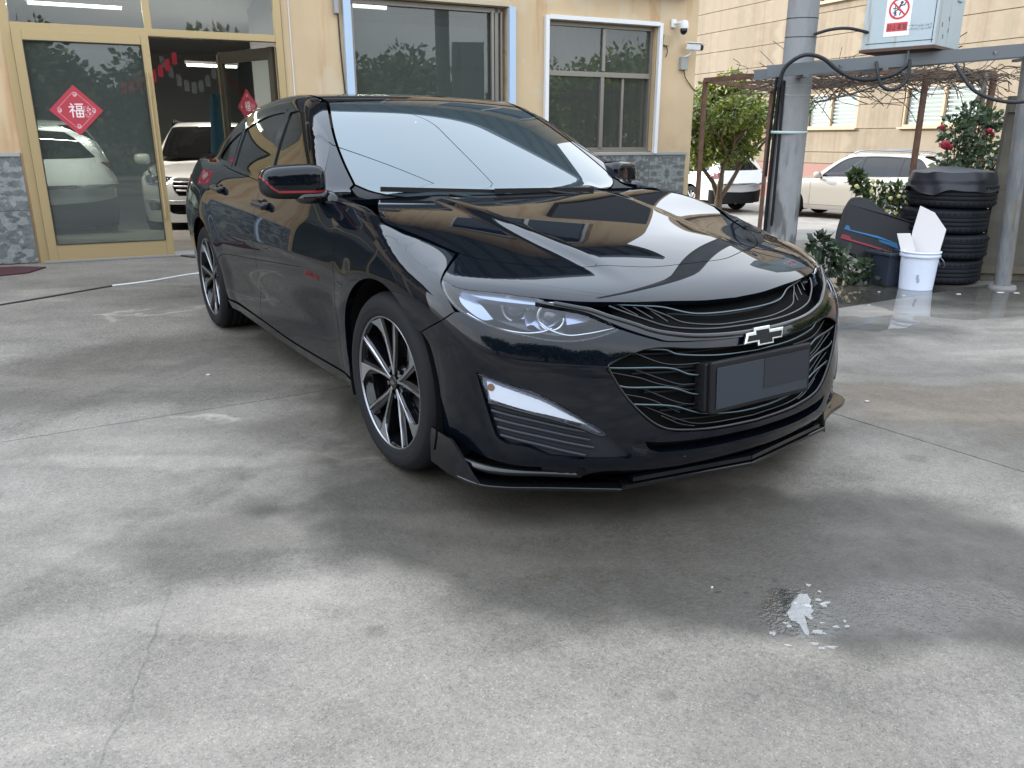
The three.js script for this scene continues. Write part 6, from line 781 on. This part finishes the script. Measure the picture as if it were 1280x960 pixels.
  const t2 = new THREE.CanvasTexture(c2); t2.colorSpace = THREE.SRGBColorSpace; mesh('stencil_text', new THREE.PlaneGeometry(0.20, 0.05).rotateY(-Math.PI / 2).translate(-0.0023, 0.135, -0.125), new THREE.MeshStandardMaterial({ map: t2, transparent: true, roughness: 0.6 }), cab);
  // cables, each a thing
  const cable = (label, pts, r) => { const o = mesh('power_cable', tube(pts, r, 60, 10), std(0.012, 0.013, 0.015, 0.6)); return tag(o, label, 'cable'); };
  cable('thick black cable arching from the pole to the cabinet', [[2.40, 2.00, -6.83], [2.50, 2.025, -6.75], [2.62, 2.03, -6.72], [2.80, 2.00, -6.74]], 0.012);
  cable('thick black cable looping over the beam at the pole and sagging right', [[2.10, 1.60, -6.66], [2.13, 1.74, -6.62], [2.24, 1.82, -6.55], [2.38, 1.80, -6.55], [2.50, 1.72, -6.55], [2.62, 1.66, -6.55], [2.78, 1.645, -6.55], [2.93, 1.68, -6.5], [3.02, 1.75, -6.47]], 0.0155);
  cable('thick black cable hanging in a tight loop under the cabinet', [[2.80, 1.77, -6.55], [2.80, 1.70, -6.5], [2.83, 1.60, -6.48], [2.90, 1.565, -6.46], [2.98, 1.60, -6.44], [3.01, 1.68, -6.44], [3.01, 1.78, -6.45]], 0.013);
  cable('thick black cable sagging from the beam out to the right edge', [[3.35, 1.74, -6.42], [3.37, 1.67, -6.36], [3.44, 1.56, -6.3], [3.57, 1.49, -6.25], [3.72, 1.465, -6.2], [3.90, 1.50, -6.15], [4.10, 1.60, -6.1], [4.4, 1.85, -6.05]], 0.0135);
}
// wires over the yard
for (const [a, b, sag, label] of [[[...inShop(3.4, 5.3, 0.75)], [2.335, 6.9, -6.95], 0.35, 'thin wire from the shop roof to the concrete pole'], [[...inShop(-3, 5.3, 0.75)], [2.335, 7.3, -6.95], 0.6, 'long thin wire from the left of the shop roof to the concrete pole'], [[2.335, 7.4, -6.95], [14, 7.2, 4], 0.7, 'thin wire from the concrete pole across the yard']]) { const pts = []; for (let i = 0; i <= 10; i++) { const t = i / 10; pts.push([mix(a[0], b[0], t), mix(a[1], b[1], t) - sag * 4 * t * (1 - t), mix(a[2], b[2], t)]); } tag(mesh('overhead_wire', tube(pts, 0.010, 40, 6), M.black), label, 'wire'); }
// tyres, cover, bucket, mat, crate
{
  const tx = 3.80, tz = -7.08; const prof = [[0.20, -0.085], [0.215, -0.098], [0.27, -0.106], [0.315, -0.102], [0.336, -0.088], [0.345, -0.070], [0.346, -0.046], [0.339, -0.043], [0.339, -0.036], [0.347, -0.033], [0.348, -0.012], [0.340, -0.009], [0.340, -0.001], [0.348, 0.002], [0.348, 0.024], [0.340, 0.027], [0.340, 0.034], [0.347, 0.037], [0.345, 0.070], [0.336, 0.088], [0.315, 0.102], [0.27, 0.106], [0.215, 0.098], [0.20, 0.085]];
  const tg = new THREE.LatheGeometry(prof.map(p => new THREE.Vector2(...p)), 64); const rub = phys(0.008, 0.0095, 0.013, 0.55, { specularIntensity: 0.45 });
  ['bottom tyre of the stack beside the white bucket', 'second tyre from the ground in the stack by the bucket', 'third tyre from the ground in the stack by the bucket', 'topmost tyre of the stack under the crumpled cover'].forEach((l, i) => { const t = thing('car_tyre', l, 'tyre', [tx + [0, 0.015, 0.0, 0.03][i], 0.108 + i * 0.214, tz + [0, 0.01, -0.01, 0][i]], i * 0.7, 'stacked tyres'); mesh('tyre_body', tg, rub, t); const lug = []; for (let k = 0; k < 44; k++) for (const s of [1, -1]) lug.push(box(0.012, 0.020, 0.026, 0.3435, s * 0.066, 0, 0.002).rotateY(k / 44 * Math.PI * 2 + (s > 0 ? 0.07 : 0))); mesh('tread_lugs', lug, rub, t).userData.kind = 'stuff'; mesh('paper_label', box(0.003, 0.085, 0.075, 0.350, 0.0, 0).rotateY(-0.75 - i * 0.7 + i * 0.05 + 1.0 + Math.PI * 0), std(0.03, 0.032, 0.03, 0.6), t); });
  const cv = thing('plastic_cover', 'crumpled dark plastic cover lying over the tyre stack', 'cover', [tx + 0.01, 0.86, tz]); { const g = new THREE.CylinderGeometry(0.325, 0.375, 0.15, 90, 10, false), p = g.attributes.position; for (let i = 0; i < p.count; i++) { let x = p.getX(i), y = p.getY(i), z = p.getZ(i); const a = Math.atan2(z, x), rr = Math.hypot(x, z), n = vnoise(Math.cos(a) * 2.3 + 8, Math.sin(a) * 2.3 + 5), n2 = vnoise(x * 11 + 3, z * 11 + y * 9 + 7); const k = 1 + 0.07 * (n - 0.5) + 0.05 * (n2 - 0.5) - (y < 0 ? 0.02 : 0); const top = y > 0 ? 0.075 * ss(0.34, 0.0, Math.hypot(x - 0.02, z + 0.12)) * (0.6 + 0.7 * n2) : 0; p.setXYZ(i, x * k, y + top + 0.022 * (n2 - 0.5) + (y < -0.05 ? 0.05 * (n - 0.45) * 2 : 0), z * k); } g.computeVertexNormals(); mesh('cover_sheet', g, phys(0.010, 0.0115, 0.016, 0.40, { specularIntensity: 0.9 }), cv); }
  const bk = thing('bucket', 'white plastic bucket with pale boards standing in it', 'bucket', [3.40, 0, -6.62]); const wp = std(0.66, 0.70, 0.80, 0.42);
  mesh('bucket_body', new THREE.LatheGeometry([[0, 0.012], [0.120, 0.012], [0.126, 0.0], [0.130, 0.006], [0.145, 0.27], [0.155, 0.272], [0.157, 0.292], [0.149, 0.294], [0.150, 0.305], [0.158, 0.307], [0.159, 0.318], [0.148, 0.320], [0.143, 0.31], [0.128, 0.03], [0, 0.025]].map(p => new THREE.Vector2(...p)), 56), wp, bk); mesh('bucket_handle', tube([[0.10, 0.285, 0.125], [0.13, 0.24, 0.15], [0.155, 0.19, 0.10], [0.165, 0.20, 0.02], [0.158, 0.285, -0.03]], 0.003, 30, 6), M.dim, bk); mesh('smudge', [[-0.06, 0.12], [-0.05, 0.09]].map(([x, y], i) => box(0.02, 0.035, 0.002, x, y, 0.1275 + (y - 0.1) * 0.05).rotateY(0)), std(0.3, 0.32, 0.36, 0.8), bk);
  const sheet = (pts, rx, ry, rz, pos) => slab(pts, 0.012, 0.002).rotateX(rx).rotateZ(rz).rotateY(ry).translate(...pos);
  const b1 = thing('foam_board', 'large pale foam board upright in the white bucket', 'board', [3.40, 0, -6.62]), b2 = thing('foam_board', 'narrow pale foam board leaning left out of the white bucket', 'board', [3.40, 0, -6.62]); mesh('board_sheet', sheet([[-0.11, 0], [0.11, 0], [0.155, 0.42], [0.05, 0.55], [-0.065, 0.60], [-0.09, 0.4]], -0.12, -0.45, -0.02, [0.0, 0.08, -0.0]), std(0.66, 0.62, 0.60, 0.7), b1); mesh('board_sheet', sheet([[-0.06, 0], [0.06, 0], [0.05, 0.40], [-0.045, 0.43]], -0.06, -0.35, 0.36, [-0.03, 0.07, 0.055]), std(0.70, 0.66, 0.64, 0.7), b2);
  const pal = (x, y) => [x, y]; // mat standing behind the bucket
  const mt = thing('striped_cover', 'black padded cover with one blue and one red stripe leaning behind the bucket', 'cover', [3.19, 0.05, -6.98], 0); const mo = path([[-0.36, 0.33], [-0.345, 0.42], [-0.30, 0.57]], [[-0.30, 0.57], [-0.24, 0.66], [-0.16, 0.675]], [[-0.16, 0.675], [-0.06, 0.64], [0.07, 0.545], [0.22, 0.49], [0.40, 0.43]], [[0.40, 0.43], [0.48, 0.36], [0.44, 0.02]], [[0.44, 0.02], [0.10, 0.04], [-0.10, 0.12], [-0.34, 0.24]], [[-0.34, 0.24], [-0.36, 0.33]]);
  const bend = g => { const p = g.attributes.position; for (let i = 0; i < p.count; i++) { const x = p.getX(i), y = p.getY(i); p.setZ(i, p.getZ(i) + 0.09 * x * x + 0.015 * Math.sin(x * 9) - 0.14 * y); } g.computeVertexNormals(); return g; };
  mesh('cover_sheet', bend(slab(mo, 0.03, 0.008)), std(0.012, 0.013, 0.015, 0.62), mt); mesh('blue_stripe', bend(slab([[-0.275, 0.44], [-0.10, 0.385], [0.17, 0.285], [0.19, 0.235], [-0.10, 0.345], [-0.29, 0.405]], 0.004).translate(0, 0, 0.0285)), std(0.02, 0.12, 0.27, 0.6), mt); mesh('red_stripe', bend(slab([[-0.305, 0.365], [-0.10, 0.30], [0.19, 0.185], [0.19, 0.13], [-0.10, 0.255], [-0.32, 0.33]], 0.004).translate(0, 0, 0.0285)), std(0.20, 0.018, 0.028, 0.6), mt);
  const cr = thing('plastic_crate', 'dark blue grey plastic tub behind the left of the bucket', 'tub', [3.26, 0, -6.85], 0.35); mesh('tub_body', [box(0.26, 0.26, 0.012, 0, 0.14, 0.12), box(0.26, 0.26, 0.012, 0, 0.14, -0.12), box(0.012, 0.26, 0.24, 0.125, 0.14, 0), box(0.012, 0.26, 0.24, -0.125, 0.14, 0), box(0.26, 0.012, 0.25, 0, 0.012, 0)], std(0.02, 0.026, 0.04, 0.5), cr); mesh('tub_rim', [box(0.285, 0.022, 0.03, 0, 0.272, 0.128, 0.004), box(0.285, 0.022, 0.03, 0, 0.272, -0.128, 0.004), box(0.03, 0.022, 0.28, 0.133, 0.274, 0, 0.004), box(0.03, 0.022, 0.28, -0.133, 0.274, 0, 0.004)], std(0.03, 0.038, 0.055, 0.45), cr);
  const bd = thing('brown_panel', 'weathered brown panel standing behind the steel post at the right edge', 'panel', [4.64, 0, -7.0], -0.12); mesh('panel_board', box(0.95, 1.55, 0.06, 0.0, 0.775, 0, 0.006), std(1, 1, 1, 0.85, 0, { map: tex(256, 256, (u, v) => { const a = fbm(u * 3, v * 9, 4), b = fbm(u * 24, v * 5, 3), q = 0.085 + 0.05 * (a - 0.5) + 0.03 * (b - 0.5); return [toS(q * 1.05), toS(q * 0.92), toS(q * 0.72)]; }) }), bd); for (const y of [1.45, 0.10]) mesh('panel_rail', box(0.97, 0.06, 0.03, 0, y, 0.046), std(0.10, 0.085, 0.06, 0.85), bd);
}
// roses, shrub with yellow flowers, leafy plant
{
  const stemM = std(0.05, 0.075, 0.025, 0.9);
  const bush = (name, label, pos, blobs, n, seed, leaf, cols, stems) => { const t = thing(name, label, 'plant', pos), q = rng(seed + 3), st = []; for (let i = 0; i < stems; i++) { const b = blobs[i % blobs.length]; st.push(tube([[(q() - 0.5) * 0.12, 0, (q() - 0.5) * 0.12], [b[0] * 0.4 + (q() - 0.5) * 0.1, b[1] * 0.5, b[2] * 0.4], [b[0] + (q() - 0.5) * b[3], b[1] + (q() - 0.3) * b[3], b[2] + (q() - 0.5) * b[3]]], 0.0055, 14, 5)); } mesh('stems', st, stemM, t); foliage('foliage', t, n, seed, g => { const b = blobs[Math.floor(g() * blobs.length)], a = g() * 6.28, z = g() * 2 - 1, w = Math.sqrt(1 - z * z), r = b[3] * Math.pow(g(), 0.45); return [[b[0] + Math.cos(a) * w * r, b[1] + z * r * 0.9, b[2] + Math.sin(a) * w * r], [Math.cos(a) * w, z, Math.sin(a) * w]]; }, leaf, cols); return t; };
  const petal = (r, col) => { const g = []; for (let k = 0; k < 3; k++) for (let i = 0; i < 6; i++) { const s = new THREE.SphereGeometry(r * (0.62 - 0.13 * k), 8, 6, 0, Math.PI * 2, 0, Math.PI * 0.5).scale(1, 0.35, 1).rotateX(0.9 - 0.2 * k).translate(0, 0.25 * r * k, r * (0.52 - 0.17 * k)).rotateY(i * 1.047 + k * 0.5); g.push(s); } return g; };
  const rb = bush('rose_bush', 'rose bush with red flowers rising behind the tyre stack', [4.20, 0, -7.75], [[0, 1.12, 0, 0.20], [0.14, 1.22, 0, 0.18], [-0.10, 1.28, 0.03, 0.15], [0.05, 1.42, 0, 0.12], [-0.02, 0.96, 0.05, 0.20], [0.22, 1.02, 0, 0.2], [0.44, 1.05, -0.05, 0.14], [0.25, 1.38, 0, 0.10], [0.60, 1.02, -0.05, 0.10]], 1300, 21, 0.058, [[0.055, 0.10, 0.04], [0.075, 0.125, 0.05], [0.04, 0.075, 0.035], [0.11, 0.16, 0.06]], 16);
  for (const [x, y, z, r] of [[-0.24, 1.16, 0.20, 0.050], [-0.20, 1.14, 0.21, 0.03], [-0.27, 1.31, 0.15, 0.030], [0.13, 1.28, 0.22, 0.028], [0.16, 1.25, 0.22, 0.02]]) mesh('red_rose', merge(petal(r)).rotateX(1.0).translate(x, y, z), std(0.30, 0.012, 0.03, 0.7), rb);
  const yb = bush('flower_shrub', 'shrub with small pale yellow flowers behind the striped cover', [3.45, 0, -7.45], [[0, 0.62, 0, 0.16], [0.18, 0.60, 0, 0.16], [-0.12, 0.70, 0, 0.13], [0.08, 0.74, 0, 0.11], [-0.25, 0.80, 0, 0.07], [0.30, 0.66, 0, 0.12], [-0.32, 0.88, 0, 0.05]], 900, 31, 0.055, [[0.07, 0.11, 0.03], [0.12, 0.16, 0.04], [0.05, 0.08, 0.025]], 14);
  const q = rng(5); for (let i = 0; i < 13; i++) { const b = [[0, 0.62], [0.18, 0.60], [-0.12, 0.7], [0.08, 0.74], [-0.30, 0.86], [0.3, 0.66]][i % 6]; mesh('yellow_flower', merge(petal(0.022)).rotateX(0.9).translate(b[0] + (q() - 0.5) * 0.22, b[1] + (q() - 0.3) * 0.2, 0.13), std(0.62, 0.55, 0.22, 0.6), yb); }
  bush('leafy_plant', 'low dark green leafy plant on the ground at the foot of the striped cover', [2.95, 0, -6.86], [[0, 0.12, 0, 0.14], [0.16, 0.10, 0.02, 0.13], [-0.16, 0.22, 0, 0.11], [-0.30, 0.34, -0.02, 0.09], [-0.22, 0.14, 0, 0.10], [0.28, 0.16, 0, 0.10]], 420, 41, 0.075, [[0.025, 0.045, 0.018], [0.04, 0.07, 0.022], [0.02, 0.035, 0.015]], 12);
  const lt = mesh('litter', [[3.15, -6.3, 0.03], [3.02, -6.45, 0.02], [3.62, -6.35, 0.035], [4.0, -6.42, 0.05], [4.12, -6.4, 0.04], [2.7, -5.9, 0.02], [0.56, -1.95, 0.006], [1.7, -3.6, 0.02], [-1.62, -4.05, 0.02]].map(([x, z, s], i) => box(s, 0.006, s * 0.5, x, 0.004, z, 0.001).rotateY(0)), std(0.5, 0.48, 0.44, 0.9)); tag(lt, 'scattered pale scraps of litter on the wet concrete', 'litter', null, 'stuff');
}
// behind the camera: trees and a low house that the bodywork mirrors
for (const [x, z, s, h, which] of [[-9, 12, 51, 4.6, 'leftmost'], [-3.5, 15, 52, 5.2, 'second from the left'], [3, 14, 53, 4.4, 'middle one'], [9.5, 13, 54, 5, 'fourth from the left'], [15, 9, 55, 4.4, 'rightmost']]) tree('yard_tree', 'broad leafy tree across the yard from the shop, ' + which + ' of the row', [x, 0, z], { h, r: 3.6, trunk: 0.2, fork: 0.9, n: 6500, seed: s, leaf: 0.30, base: 0.2, group: 'trees across the yard' });
for (const [x, z, sd, label] of [[11.5, -4.6, 61, 'bright green bushy tree to the right of the steel post'], [13.6, -1.2, 62, 'bright green bushy tree further right towards the camera side'], [10.6, -7.4, 63, 'bright green bushy tree right of the pergola by the street']]) tree('green_tree', label, [x, 0, z], { h: 3.6, r: 1.7, trunk: 0.12, fork: 0.6, n: 6000, seed: sd, leaf: 0.16, base: 0.4, cols: [[0.18, 0.26, 0.03], [0.24, 0.31, 0.04], [0.11, 0.17, 0.03]] });
{ const h = thing('yard_house', 'long low plastered house across the yard from the shop', 'building', [2, 0, 19]); mesh('wall', box(34, 3.0, 6, 0, 1.5, 3), std(0.32, 0.29, 0.25, 0.9), h); mesh('roof', box(35, 0.25, 7, 0, 3.13, 3), std(0.12, 0.07, 0.055, 0.9), h); for (let i = 0; i < 7; i++) mesh('window', box(1.6, 1.3, 0.05, -14 + i * 4.6, 1.7, -0.03), M.gloss, h); }
renderer.render(scene, camera);
